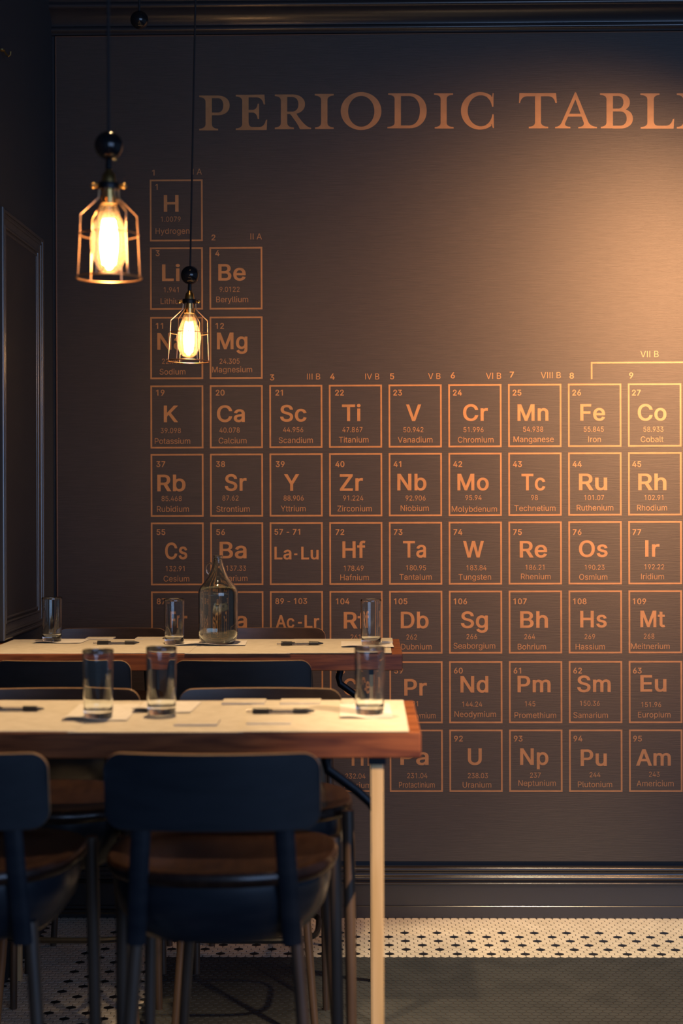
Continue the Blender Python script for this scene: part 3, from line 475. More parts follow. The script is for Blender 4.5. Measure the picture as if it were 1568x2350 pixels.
# --- the serif heading
def z1(q): return at(440 + q[0] / 3.92, 190 + q[1] / 3.92, PLY)
def z2(q): return at(840 + q[0] / 4.356, 190 + q[1] / 4.356, PLY)
def z3(q): return at(1180 + q[0] / 4.041, 190 + q[1] / 4.041, PLY)
def z4(q): return at(440 + 1012.4 + q[0] / 3.92, 190 - 3.4 + q[1] / 3.92, PLY)
word = []
def W(zf, ring, hole=False):
    P = [(zf(q).x, zf(q).z) for q in ring]
    if (area(P) < 0) != hole: P.reverse()
    word.append(P)
def put_word(label):
    V, T = solid(word)
    part(tag(MB().add([(x, PLY, z) for x, z in V], T).build('title_word', M['copper'], face_front=True), label), mural)
    word.clear()
def quad(a, c, b, n=6):              # quadratic curve a->b, control c
    return [((1 - t) ** 2 * a[0] + 2 * t * (1 - t) * c[0] + t * t * b[0], (1 - t) ** 2 * a[1] + 2 * t * (1 - t) * c[1] + t * t * b[1]) for t in [i / n for i in range(n + 1)]]
def stem(zf, xl, xr, yt, yb, TL=None, TR=None, BL=None, BR=None, h=14, f=42):
    P = []
    if TL is not None: P += quad((xl, yt + h + f), (xl, yt + h + 4), (TL, yt + h), 6) + [(TL, yt)]
    else: P += [(xl, yt)]
    if TR is not None: P += [(TR, yt), (TR, yt + h)] + quad((TR, yt + h), (xr, yt + h + 4), (xr, yt + h + f), 6)
    else: P += [(xr, yt)]
    if BR is not None: P += quad((xr, yb - h - f), (xr, yb - h - 4), (BR, yb - h), 6) + [(BR, yb)]
    else: P += [(xr, yb)]
    if BL is not None: P += [(BL, yb)] + quad((BL, yb - h), (xl, yb - h - 4), (xl, yb - h - f), 6)
    else: P += [(xl, yb)]
    W(zf, P)
def bowl(zf, x0, xs, xo, yt, yb, xi, yti, ybi, n=20):
    def half(xs, xr, ya, yz, e=0.92):
        cy, hy = (ya + yz) / 2, (yz - ya) / 2
        o = []
        for i in range(n + 1):
            a = -math.pi / 2 + math.pi * i / n
            o.append((xs + (xr - xs) * abs(math.cos(a)) ** e, cy + hy * math.copysign(abs(math.sin(a)) ** e, math.sin(a))))
        return o
    out = [(x0, yt)] + half(xs, xo, yt, yb) + [(x0, yb)]
    inn = [(x0, yti)] + half(min(xs, xi - 20), xi, yti, ybi) + [(x0, ybi)]
    W(zf, out + inn[::-1])
def ell(cx, cy, rx, ry, a0=0, a1=360, n=48):
    return [(cx + rx * math.cos(R(a0 + (a1 - a0) * i / n)), cy + ry * math.sin(R(a0 + (a1 - a0) * i / n))) for i in range(n + (0 if a1 - a0 == 360 else 1))]
def ringstrip(zf, A, B, full=False):
    if full:
        W(zf, A); W(zf, B, True)
    else:
        W(zf, A + B[::-1])
def letter_E(zf):
    stem(zf, 455, 512, 108, 425, TL=397, BL=397)
    W(zf, [(505, 108), (655, 106), (661, 195), (648, 195)] + quad((648, 195), (635, 132), (585, 131), 6) + [(505, 131)])
    W(zf, [(505, 243)] + [(555, 243)] + quad((555, 243), (588, 238), (594, 188), 6) + [(607, 188), (607, 325), (594, 325)] + quad((594, 325), (588, 275), (555, 268), 6) + [(505, 268)])
    W(zf, [(505, 425), (675, 424), (680, 330), (667, 336)] + quad((667, 336), (655, 396), (610, 398), 6) + [(545, 398)] + quad((545, 398), (512, 395), (512, 350), 6) + [(505, 350)])
# P E R I O D I C
stem(z1, 125, 182, 115, 428, TL=68, BL=68, BR=238)
bowl(z1, 178, 235, 342, 115, 292, 285, 138, 268)
letter_E(z1)
stem(z1, 803, 860, 105, 417, TL=748, BL=748, BR=920)
bowl(z1, 856, 905, 1020, 105, 281, 961, 128, 259)
W(z1, [(872, 275), (938, 272)] + quad((938, 272), (1020, 400), (1075, 405), 8) + [(1075, 417), (975, 417), (968, 405)] + quad((968, 405), (965, 385), (890, 285), 6))
stem(z1, 1165, 1222, 100, 416, TL=1108, TR=1278, BL=1110, BR=1278)
OZ = lambda q: at(q[0], q[1], PLY)
A = ell(828.9, 254.8, 46.7, 43.6); B = ell(829.3, 255.4, 30.2, 35.4)
ringstrip(OZ, A, B, True)
stem(z2, 287, 350, 105, 455, TL=222, BL=215)
bowl(z2, 346, 430, 608, 105, 455, 540, 132, 427)
stem(z2, 747, 808, 105, 457, TL=682, TR=872, BL=688, BR=877)
ringstrip(z2, ell(1140, 280, 190, 188, 52, 308, 36), ell(1150, 280, 132, 155, 52, 308, 36))
W(z2, [(1205, 118), (1262, 142), (1268, 103), (1277, 103), (1275, 240), (1262, 240)] + quad((1262, 240), (1250, 175), (1215, 150), 6))
W(z2, [(1205, 442)] + [(1205, 415)] + quad((1215, 412), (1255, 380), (1265, 315), 6) + [(1278, 315), (1280, 455), (1268, 450), (1258, 412)] + [(1230, 438)])
put_word('copper serif capitals PERIODIC')
# T A B L E
stem(z3, 195, 250, 95, 422, BL=137, BR=317)
W(z3, [(50, 95), (390, 95), (398, 188), (384, 188)] + quad((384, 188), (372, 126), (320, 125), 6) + [(120, 125)] + quad((120, 125), (66, 128), (56, 188), 6) + [(46, 188)])
W(z3, [(555, 112), (565, 88), (576, 88), (690, 365)] + quad((690, 365), (710, 405), (770, 409), 6) + [(770, 422), (596, 422), (596, 410)] + quad((596, 410), (652, 408), (648, 372), 5))
W(z3, [(556, 110), (576, 140), (474, 376)] + quad((474, 376), (466, 406), (523, 409), 5) + [(523, 422), (381, 422), (381, 410)] + quad((381, 410), (425, 405), (440, 372), 5))
W(z3, [(500, 287), (630, 287), (640, 313), (490, 313)])
stem(z3, 858, 918, 97, 422, TL=798, BL=805)
bowl(z3, 914, 965, 1075, 97, 265, 1015, 122, 240)
bowl(z3, 914, 985, 1103, 240, 424, 1045, 265, 398)
stem(z3, 1237, 1297, 98, 425, TL=1172, TR=1350, BL=1175)
W(z3, [(1290, 425), (1480, 425), (1487, 332), (1473, 338)] + quad((1473, 338), (1458, 397), (1410, 398), 6) + [(1330, 398)] + quad((1330, 398), (1297, 394), (1297, 350), 6) + [(1290, 350)])
letter_E(z4)
put_word('copper serif capitals TABLE')

# --- the grid of boxes
GX0 = at(345.4, 955, PLY).x
GP = (at(1441.6, 955, PLY).x - GX0) / 8
GW = at(1564.3, 955, PLY).x - at(1441.6, 955, PLY).x
row_top = [408.2, 564.3, 724.3, 882.2, 1039.6, 1197.6, 1356, 1517.4, 1674.5]
row_bot = [550.4, 708, 867.6, 1027, 1184.5, 1342, 1500, 1659.8, 1817.5]
RZ = [(at(955, a, PLY).z, at(955, b, PLY).z) for a, b in zip(row_top, row_bot)]
LW = .0058
num_cy = [429, 581, 748, 901, 1065, 1221, 1380, 1539, 1695]
CELLS = '''0 0 1 H 376 410 466.5 1.0079 392 503 Hydrogen 396 530
1 0 3 Li 372 413 625.5 1.941 393 665 Lithium 397 691
1 1 4 Be 501 564 624.5 9.0122 527 664 Beryllium 533 687
2 0 11 Na 361 424 783 22.990 395 829 Sodium 396 853
2 1 12 Mg 498 568 782 24.305 527 829 Magnesium 533 848
3 0 19 K 376 409 949.5 39.098 392 988 Potassium 396 1012
3 1 20 Ca 498 562 949 40.078 527 987 Calcium 534 1011
3 2 21 Sc 643 704 948 44.956 673 986 Scandium 679 1010
3 3 22 Ti 785 828 947 47.867 809 986 Titanium 812 1009
3 4 23 V 932 967 947 50.942 949 986 Vanadium 953 1009
3 5 24 Cr 1063 1120 946.5 51.996 1087 986 Chromium 1092 1009
3 6 25 Mn 1188 1259 946.5 54.938 1224 985 Manganese 1225 1008
3 7 26 Fe 1332 1389 946 55.845 1363 985 Iron 1365 1008
3 8 27 Co 1464 1530 946 58.933 1500 985 Cobalt 1497 1008
4 0 37 Rb 361 426 1108 85.468 394 1144 Rubidium 397 1168
4 1 38 Sr 516 566 1107 87.62 529 1143 Strontium 535 1168
4 2 39 Y 652 687 1107 88.906 674 1143 Yttrium 673 1167
4 3 40 Zr 780 833 1107 91.224 811 1143 Zirconium 814 1167
4 4 41 Nb 912 979 1106 92.906 954 1143 Niobium 952 1166
4 5 42 Mo 1050 1122 1106 95.94 1087 1142 Molybdenum 1089 1168
4 6 43 Tc 1197 1252 1106 98 1227 1142 Technetium 1228 1166
4 7 44 Ru 1329 1394 1105.5 101.07 1364 1142 Ruthenium 1366 1165
4 8 45 Rh 1465 1530 1105.5 102.91 1501 1142 Rhodium 1497 1165
5 0 55 Cs 379 430 1264 132.91 402 1305 Cesium 405 1328
5 1 56 Ba 504 566 1262 137.33 542 1304 Barium 541 1327
5 3 72 Hf 786 839 1261 178.49 812 1304 Hafnium 814 1325
5 4 73 Ta 925 978 1260 180.95 955 1303 Tantalum 954 1324
5 5 74 W 1063 1111 1260 183.84 1094 1303 Tungsten 1090 1324
5 6 75 Re 1193 1256 1260 186.21 1228 1302 Rhenium 1230 1323
5 7 76 Os 1329 1395 1259 190.23 1365 1302 Osmium 1362 1324
5 8 77 Ir 1481 1514 1258.5 192.22 1502 1301 Iridium 1498 1323
6 0 87 Fr 381 430 1423 223 405 1464 Francium 406 1486
6 1 88 Ra 504 567 1423 226 535 1464 Radium 538 1486
6 3 104 Rf 789 842 1423 261 816 1462 Rutherfordium 818 1484
6 4 105 Db 920 984 1422.5 262 945 1462 Dubnium 956 1484
6 5 106 Sg 1058 1120 1422 266 1083 1461 Seaborgium 1089 1482
6 6 107 Bh 1194 1258 1421.5 264 1216 1461 Bohrium 1221 1484
6 7 108 Hs 1332 1393 1420.5 269 1354 1461 Hassium 1355 1484
6 8 109 Mt 1470 1527 1420 268 1490 1460 Meitnerium 1493 1483
7 3 58 Ce 788 848 1576 140.12 815 1616 Cerium 818 1641
7 4 59 Pr 928 980 1577 140.91 938 1615 Praseodymium 951 1642
7 5 60 Nd 1057 1121 1570 144.24 1084 1616 Neodymium 1091 1639
7 6 61 Pm 1188 1264 1569.5 145 1217 1615 Promethium 1229 1641
7 7 62 Sm 1325 1402 1569 150.36 1354 1614 Samarium 1356 1641
7 8 63 Eu 1470 1530 1568 151.96 1495 1617 Europium 1502 1640
8 3 90 Th 797 850 1738 232.04 816 1781 Thorium 819 1802
8 4 91 Pa 919 984 1736 231.04 958 1780 Protactinium 957 1801
8 5 92 U 1074 1106 1736 238.03 1097 1780 Uranium 1095 1801
8 6 93 Np 1194 1259 1736 237 1229 1779 Neptunium 1233 1797
8 7 94 Pu 1333 1393 1738.5 244 1366 1778 Plutonium 1366 1800
8 8 95 Am 1460 1540 1738 243 1502 1777 Americium 1504 1798'''
def border(pt, c, r):
    x0 = GX0 + c * GP; x1 = x0 + GW
    z1_, z0_ = RZ[r]
    pt.rect(x0, x1, z1_ - LW, z1_); pt.rect(x0, x1, z0_, z0_ + LW)
    pt.rect(x0, x0 + LW, z0_ + LW, z1_ - LW); pt.rect(x1 - LW, x1, z0_ + LW, z1_ - LW)
def cell_left(c, y):
    return 345.4 + 137.02 * c + .0034 * (y - 955)
def put_cell(pt, sym, name):
    o = tag(pt.mb.build('element_cell', M['copper'], face_front=True), 'copper outlined box lettered %s' % (sym + (' ' + name if name else '')))
    part(o, mural)
for line in CELLS.split('\n'):
    r, c, num, sym, a, b, cy, mass, mx, my, name, nx, ny = line.split()
    r, c = int(r), int(c)
    a, b, cy, mx, my, nx, ny = map(float, (a, b, cy, mx, my, nx, ny))
    pt = Paint()
    border(pt, c, r)
    slope = -.0034 * (c - 1) * 1.37 * (1 if r > 2 else 0)
    pt.text(num, cell_left(c, num_cy[r]) + (13 if c < 4 else 9.5), num_cy[r] + slope * 100 * .01, 13.2, True, align='l', stretch=.92)
    pt.text(sym, (a + b) / 2, cy, 38.0, True, width=b - a)
    pt.text(mass, mx, my, 11.6, False, stretch=.86)
    pt.text(name, nx, ny, 13.0, False, stretch=.97 if len(name) < 12 else .80)
    put_cell(pt, sym, name)
for r, rng, rx, ry, sym, sy, x0, x1 in ((5, '57 - 71', 630, 1220.5, 'La - Lu', 1269, 630, 732), (6, '89 - 103', 632, 1379.5, 'Ac - Lr', 1426, 634, 732)):
    pt = Paint(); border(pt, 2, r)
    pt.text(rng, rx, ry, 13.2, True, align='l', stretch=.90)
    L_, Rr = sym.split(' - ')
    lc, lw, hc, hw, rc, rw = (649.5, 39, 679, 7.5, 711.5, 40) if r == 5 else (654.5, 43, 688.5, 9, 716, 34)
    pt.text(L_, lc, sy, 29, True, width=lw)
    pt.text('-', hc, sy + 1, 26, True, width=hw)
    pt.text(Rr, rc, sy, 29, True, width=rw)
    put_cell(pt, sym, '')
for c, num, sym, a, b, mass, nm in ((2, '57', 'La', 645, 708, '138.91', 'Lanthanum'), ):
    pt = Paint(); border(pt, c, 7)
    pt.text(num, cell_left(c, 1539) + 13, 1539, 13.2, True, align='l', stretch=.92)
    pt.text(sym, (a + b) / 2, 1577, 38, True, width=b - a)
    pt.text(mass, 677, 1617, 11.6, False, stretch=.86)
    pt.text(nm, 682, 1643, 13, False, stretch=.97)
    put_cell(pt, sym, nm)
hd = Paint()
for st, x, y, cap, bold in (('1', 352, 396, 13, True), ('I A', 453, 394, 13.5, False), ('2', 490, 545, 13, True), ('II A', 588, 542.5, 13.5, False),
        ('3', 624.5, 866, 13.5, True), ('III B', 720, 864, 13.5, False), ('4', 763, 864, 13.5, True), ('IV B', 854.5, 864, 13.5, False),
        ('5', 900, 863.5, 13.5, True), ('V B', 997, 863, 13.5, False), ('6', 1039.5, 861.5, 13.5, True), ('VI B', 1133, 862.5, 14, False),
        ('7', 1175, 859.5, 13.5, True), ('VIII B', 1264.5, 861, 14, False), ('8', 1312.5, 862, 13.5, True), ('9', 1449, 861.5, 13.5, True), ('VII B', 1491, 812.5, 14.5, False)):
    hd = Paint(); hd.text(st, x, y, cap, bold)
    part(tag(hd.mb.build('column_heading', M['copper'], face_front=True), 'small copper heading ' + st), mural)
hd = Paint()
q0 = at(1356.5, 870, PLY); q1 = at(1360, 830.5, PLY); q2 = at(1630, 830, PLY)
hd.rect(q0.x, q1.x, q0.z, q1.z); hd.rect(q1.x, q2.x, q1.z - LW, q1.z)
part(tag(hd.mb.build('heading_bracket', M['copper'], face_front=True), 'thin copper bracket under the numeral VII B'), mural)

# ================================================================== FRAMED BOARD AND MADE-UP HOOK ON THE LEFT WALL
fb = empty('framed_board', (XL, 4.72, 1.67))
tag(fb, 'tall black framed board on the side wall at the end of the far table', 'framed board')
ya, yb_, za, zb_ = 4.437, 4.995, 1.034, 2.315
def bead(i, h, r, n=8):
    return [(i - r * math.cos(math.pi * k / n), h + r * math.sin(math.pi * k / n)) for k in range(n + 1)]
prof = [(0, .0005), (0, .018)] + bead(.0065, .018, .0065) + [(.015, .017)] + bead(.021, .016, .005) + [(.028, .015)] + [(.044, .013)] + bead(.050, .013, .0045) + [(.056, .011)] + bead(.063, .010, .005) + [(.070, .009), (.070, .0005)]
def rect_ring(i, h):
    return [(XL + h, ya + i, za + i), (XL + h, yb_ - i, za + i), (XL + h, yb_ - i, zb_ - i), (XL + h, ya + i, zb_ - i)]
rings = [rect_ring(i, h) for i, h in prof]
def mitred(k, k2):
    mb = MB()
    v = [r[k] for r in rings] + [r[k2] for r in rings]
    n = len(rings)
    return mb.add(v, [(i, i + 1, n + i + 1, n + i) for i in range(n - 1)])
for nm, k, k2 in (('bottom_moulding', 0, 1), ('side_moulding', 1, 2), ('top_moulding', 2, 3), ('side_moulding', 3, 0)):
    part(mitred(k, k2).build(nm, M['frame'], smooth=True), fb)
part(MB().box(XL + .0005, XL + .011, ya + .068, yb_ - .068, za + .068, zb_ - .068).build('board', M['board']), fb)

hk = at(2, 126, 4.5)  # made-up hook, stands in for the glint of a lamp part
hook = MB().tube([(XL + .001, 4.5, hk.z + .012), (XL + .012, 4.5, hk.z + .010), (XL + .018, 4.5, hk.z), (XL + .024, 4.5, hk.z - .004), (XL + .029, 4.5, hk.z), (XL + .030, 4.5, hk.z + .010)], .003, 8)
hook.lathe([(.010, -.002), (.010, .002)], (XL + .004, 4.5, hk.z + .014), 12)
tag(hook.build('glint_hook', M['brass'], smooth=True), 'tiny brass hook made up for a glint high up on the dark side wall', 'hook')

# ================================================================== TABLES
ZT, TH = 1.0263, .047
X0T, X1T = XL + .006, .098
YN0, YN1 = 2.741, 3.172
YF0, YF1 = 4.137, 4.570
def make_table(y0, y1, label):
    t = empty('bar_table', ((X0T + X1T) / 2, (y0 + y1) / 2, 0))
    tag(t, label, 'table', 'narrow bar-height tables')
    part(MB().box(X0T, X1T, y0, y1, ZT - TH, ZT).build('tabletop', M['walnut'], bevel=.0025), t)
    for x in (.018, -1.055):
        for y in (y0 + .024, y1 - .024):
            lg = MB().loft([[(x - w, y - w, z), (x + w, y - w, z), (x + w, y + w, z), (x - w, y + w, z)] for z, w in ((0, .0103), (.966, .0115))])
            lo = part(tag(lg.build('leg', M['ash'], bevel=.0015), 'pale wooden leg'), t)
            br = MB().box(x - .016, x + .016, y - .014, y + .016, .966, ZT - TH + .0005)  # dark block added for the shadow at the leg top
            b = br.build('leg_top_shade', M['blacksteel'])
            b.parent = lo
    yb = (y0 + y1) / 2 - .02
    ym = y0 + .26
    pth = [(-.07, ym, ZT - TH), (-.082, ym, .930), (-.078, ym, .912), (-.020, ym, .870), (.006, ym, .846), (.014, ym, .826), (.0145, ym, .770), (.018, ym, .752)]
    part(MB().tube(pth, [(.006, .010)] * 4 + [(.006, .009)] + [(.005, .005)] * 3, 10, flat=(0, 1, 0)).build('brace', M['blacksteel'], smooth=True), t)
    part(MB().box(.012, .024, y0 + .05, y1 - .05, .742, .760).build('stretcher', M['blacksteel']), t)
    part(MB().box(-1.061, -1.049, y0 + .05, y1 - .05, .742, .760).build('stretcher', M['blacksteel']), t)
    return t
make_table(YN0, YN1, 'nearer reddish wooden bar table on pale legs under the larger blurred lamp')
make_table(YF0, YF1, 'farther reddish wooden bar table carrying the water jug')

# ================================================================== STOOLS
ZS = .825
def sup(t, a, b, e=2.6):
    c, s_ = math.cos(t), math.sin(t)
    return a * math.copysign(abs(c) ** (2 / e), c), b * math.copysign(abs(s_) ** (2 / e), s_)
def seat_ring(sc, z, n=44, dy=0.0):
    o = []
    for j in range(n):
        x, y = sup(2 * math.pi * j / n, .205 * sc, .185 * sc)
        x *= 1 + .06 * (y / .185)
        o.append((x, y + dy, z))
    return o
def backrest_mesh():
    Wd, H, r, n, th = .1815, .065, .030, 30, .012
    m = MB()
    front, back = [], []
    for i in range(n + 1):
        u = -math.cos(math.pi * i / n)
        x = Wd * u
        d = abs(x) - (Wd - r)
        h = H if d <= 0 else H - r + math.sqrt(max(0, r * r - d * d))
        y = .026 * (x / Wd) ** 2
        for lst, o in ((back, 0.0), (front, th)):
            lst.append([(x, y + o - (k * 2 - 1) * .012 * 0 - .012 * (k - .5), -h + 2 * h * k) for k in (0, .25, .5, .75, 1)])
    n1 = n + 1
    v = [q for c in back for q in c] + [q for c in front for q in c]
    f, ff, fb = [], [], []
    off = n1 * 5
    for i in range(n):
        for k in range(4):
            a = i * 5 + k
            fb.append((a, a + 5, a + 6, a + 1))
            ff.append((off + a, off + a + 1, off + a + 6, off + a + 5))
        f.append((i * 5, off + i * 5, off + i * 5 + 5, i * 5 + 5))
        f.append((i * 5 + 4, i * 5 + 9, off + i * 5 + 9, off + i * 5 + 4))
    for k in range(4):
        f.append((k, k + 1, off + k + 1, off + k))
        a = n * 5 + k
        f.append((a, off + a, off + a + 1, a + 1))
    m.add(v, fb, 0)
    m.f += ff + f
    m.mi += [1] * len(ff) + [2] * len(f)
    return m
def make_stool():
    t = empty('bar_stool', (0, 0, 0))
    b = backrest_mesh().build('backrest', [M['backblack'], M['litbrown'], M['plyedge']], t, smooth=True, bevel=.0018, seg=2)
    b.location = (0, -.200, .963)
    for s in (-1, 1):
        MB().tube([(s * .118, -.176, .985), (s * .120, -.172, .90), (s * .126, -.164, .80), (s * .132, -.150, .700)], [(.017, .008)] * 4, 10, flat=(1, 0, 0)).build('back_post', M['stool'], t, smooth=True)
        for k in (0, 1):
            pass
    rings = [seat_ring(.90, ZS - .026), seat_ring(.97, ZS - .024), seat_ring(1.0, ZS - .016), seat_ring(1.0, ZS - .006), seat_ring(.975, ZS + .001), seat_ring(.93, ZS + .002),
             seat_ring(.80, ZS - .004), seat_ring(.5, ZS - .009), seat_ring(.1, ZS - .010)]
    MB().loft(rings).build('seat', M['seatwood'], t, smooth=True)
    ap = [seat_ring(.93, ZS - .0245), seat_ring(.94, ZS - .05), seat_ring(.90, ZS - .085), seat_ring(.80, ZS - .115), seat_ring(.74, ZS - .127), seat_ring(.70, ZS - .128)]
    MB().loft(ap).build('seat_frame', M['stool'], t, smooth=True)
    for sx, sy in ((-1, -1), (1, -1), (1, 1), (-1, 1)):
        if sy < 0:
            pth = [(sx * .135, -.105, ZS - .10), (sx * .190, -.140, 0.0)]
        else:
            pth = [(sx * .198, .125, ZS - .005), (sx * .200, .128, ZS - .12), (sx * .208, .150, 0.0)]
        MB().tube(pth, [.0125] * (len(pth) - 1) + [.010], 12).build('leg', M['legwood'], t, smooth=True)
    ringp = []
    for j in range(40):
        x, y = sup(2 * math.pi * j / 40, .192, .142, 4)
        ringp.append((x, y, .28))
    MB().tube(ringp, .008, 8, closed=True).build('footrest', M['blacksteel'], t, smooth=True)
    return t
stool0 = make_stool()
first = [True]
def place_stool(px, yback, facing, label):   # px: middle of the backrest as seen; facing +1 towards the mural
    x = at(px, 1600, yback).x
    o = stool0 if first[0] else copy_tree(stool0)
    first[0] = False
    o.location = (x, yback + .205 * facing, 0)
    o.rotation_euler = (0, 0, 0 if facing > 0 else math.pi)
    tag(o, label, 'bar stool', 'bar stools around the two tables')
place_stool(482, 2.49, 1, 'black bar stool nearest the camera, whole back seen below the near table edge')
place_stool(-149, 2.49, 1, 'black bar stool cut off by the photo edge in front of the near table')
place_stool(600, 3.386, -1, 'stool with back browned as if lit, behind the near table, beside its three-glass end')
place_stool(142, 3.386, -1, 'stool with back browned as if lit, behind the near table, behind its pair of glasses')
place_stool(555, 3.935, 1, 'black-backed stool in front of the far table, below the water jug')
place_stool(138, 3.935, 1, 'black-backed stool in front of the far table, toward the side wall')
place_stool(622, 4.965, -1, 'stool with back browned as if lit, behind the far table, between jug and end glass')
place_stool(262, 4.965, -1, 'stool with back browned as if lit, behind the far table, toward the framed board')

# ================================================================== PENDANT LAMPS
def make_pendant(name='pendant_lamp', label=None):
    t = empty(name, (0, 0, 0))          # z = 0 is the rim of the cage
    top = ZC
    body = MB().lathe([(.0075, .150), (.0125, .152), (.0125, .170), (.0145, .172), (.0145, .178), (.0135, .184), (.012, .194), (.0075, .199), (.006, .203)], n=24)
    body.lathe([(.0155, .1385), (.0155, .152), (.0125, .153)], n=24)
    body.build('socket', M['brass'], t, smooth=True)
    MB().lathe([(.0032, .203), (.0062, .205), (.006, .214), (.0055, .223)], n=16).build('stem', M['blackgloss'], t, smooth=True)
    MB().sphere((0, 0, .2485), .0268, 28, 18).build('ball', M['blackgloss'], t, smooth=True)
    col = MB().lathe([(.0150, .166), (.0200, .166), (.0208, .170), (.0208, .175), (.0200, .178), (.0150, .178)], n=28).build('collar', M['blacksteel'], t, smooth=True)
    for s in (-1, 1):
        MB().tube([(s * .0195, -.002, .172), (s * .026, -.003, .172)], .0030, 8).sphere((s * .0290, -.003, .172), .0052, 14, 8).build('thumb_screw', M['brass'], col, smooth=True)
    cg = MB()
    wr = .00135
    for j in range(6):
        a = R(60 * j + 12)
        c, s_ = math.cos(a), math.sin(a)
        P = [(.0175, .172), (.0192, .150), (.0532, .1175), (.0545, .081), (.0585, .001)]
        cg.tube([(r * c, r * s_, z) for r, z in P], wr, 8)
    for r, z, w in ((.0555, .081, .0012), (.0605, 0, .0017)):
        cg.tube([(r * math.cos(2 * math.pi * j / 48), r * math.sin(2 * math.pi * j / 48), z) for j in range(48)], w, 8, closed=True)
    cg.build('cage', M['cagewire'], t, smooth=True)
    bl = MB().lathe([(.0148, .142), (.0155, .136), (.020, .122), (.027, .102), (.0335, .083), (.0355, .070), (.0345, .054), (.0305, .036), (.0235, .020), (.014, .012), (.004, .0095), (.0001, .0094)], n=36, cap=False)
    b = bl.build('bulb', M['bulbglass'], t, smooth=True)
    fl_ = MB()
    nst = 11
    for j in range(nst):
        a0 = 2 * math.pi * j / nst
        a1 = 2 * math.pi * (j + .5) / nst
        for a, bb in ((a0, a1), (a1, a0 + 2 * math.pi / nst)):
            za_, zc_ = (.108, .026) if a == a0 else (.026, .108)
            pts = []
            for k in range(7):
                u = k / 6
                ang = a + (bb - a) * u
                rr = .0105 + .0045 * math.sin(math.pi * u)
                pts.append((rr * math.cos(ang), rr * math.sin(ang), za_ + (zc_ - za_) * u))
            fl_.tube(pts, .0011, 6)
    fl_.build('filament', M['filament'], b)
    MB().tube([(0, 0, .140), (0, 0, .112)], .0022, 8).lathe([(.004, .112), (.0098, .110), (.004, .1085)], n=16).build('filament_holder', M['bottleglass'], b, smooth=True)
    return t
lamp0 = make_pendant()
def finish_lamp(o, x, y, z, label):
    o.location = (x, y, z)
    MB().tube([(0, 0, .272), (0, 0, ZC - z - .02)], .0027, 10).build('cord', M['cord'], o, smooth=True)
    MB().lathe([(.05, ZC - z - .0005), (.05, ZC - z - .012), (.035, ZC - z - .022), (.004, ZC - z - .026)], n=28).build('ceiling_rose', M['blackgloss'], o, smooth=True)
    tag(o, label, 'pendant lamp', 'caged pendant lamps over the tables')
YL1, YL2 = 2.83, 4.35
q = at(250.5, 638, YL1)
lampB = copy_tree(lamp0)
finish_lamp(lamp0, q.x, YL1, q.z, 'larger-looking blurred caged bulb pendant above the near table')
lamp0.rotation_euler = (0, 0, R(4))
q = at(432.5, 829, YL2)
finish_lamp(lampB, q.x, YL2, q.z, 'smaller sharper caged bulb pendant in front of the boxed letters')
lampB.rotation_euler = (R(-.5), R(1.2), R(-10))
YL3 = 4.4
q = at(320, 46, YL3)
cb = empty('cord_ball', (q.x, YL3, q.z))
tag(cb, 'dark ball hanging on a short black cord up by the ceiling moulding', 'cord weight')
MB().sphere((0, 0, 0), .0265, 28, 18).build('ball', M['blackgloss'], cb, smooth=True)
MB().tube([(0, 0, .024), (-.002, 0, ZC - q.z)], .0035, 10).build('cord', M['cord'], cb, smooth=True)

# ================================================================== THINGS ON THE TABLES
def sheet(name, x0, x1, y0, y1, z, th, m, rz, label, cat, group, curl=None, nx=14, ny=10):
    cx, cy = (x0 + x1) / 2, (y0 + y1) / 2
    mb = MB()
    top, bot = [], []
    for j in range(ny + 1):
        for i in range(nx + 1):
            u, w = i / nx, j / ny
            x = x0 + (x1 - x0) * u - cx; y = y0 + (y1 - y0) * w - cy
            h = curl(u, w) if curl else 0
            bot.append((x, y, h)); top.append((x, y, h + th))
    n = (nx + 1) * (ny + 1)
    f = []
    k = nx + 1
    for j in range(ny):
        for i in range(nx):
            a = j * k + i
            f.append((a, a + k, a + k + 1, a + 1))
            f.append((n + a, n + a + 1, n + a + k + 1, n + a + k))
    for i in range(nx):
        f.append((i, i + 1, n + i + 1, n + i)); a = ny * k + i
        f.append((a + 1, a, n + a, n + a + 1))
    for j in range(ny):
        a = j * k
        f.append((a + k, a, n + a, n + a + k)); a = j * k + nx
        f.append((a, a + k, n + a + k, n + a))
    mb.add(bot + top, f)
    o = mb.build(name, m, smooth=bool(curl), loc=(cx, cy, z))
    o.rotation_euler = (0, 0, R(rz))
    return tag(o, label, cat, group)

E_ = .0007
def mats_row(y0, y1, spans, where, words):
    for (x0, x1, dy0, dy1, lvl, rz), wd in zip(spans, words):
        sheet('paper_placemat', x0, x1, y0 + dy0, y1 + dy1, ZT + .0003 + lvl * .0009, .0008, M['paper'], rz,
              'cream paper placemat on the %s table, %s' % (where, wd), 'placemat', 'paper placemats on the %s table' % where, nx=2, ny=2)
mats_row(YN0, YN1, [(-.235, .076, -.0005, -.004, 1, 0), (-.545, -.225, -.003, -.006, 0, 0), (-.80, -.535, .003, -.004, 1, .1), (-1.075, -.79, .001, -.006, 0, 0)],
         'near', ['outermost by the free end', 'second from the free end', 'third from the free end', 'against the side wall'])
mats_row(YF0, YF1, [(-.22, .068, -.001, -.014, 1, 0), (-.50, -.21, -.003, -.010, 0, 0), (-.78, -.49, .002, -.012, 1, 0), (-1.07, -.77, .004, -.010, 0, .1)],
         'far', ['outermost by the free end', 'under the water jug', 'under the pen left of the jug', 'against the side wall'])

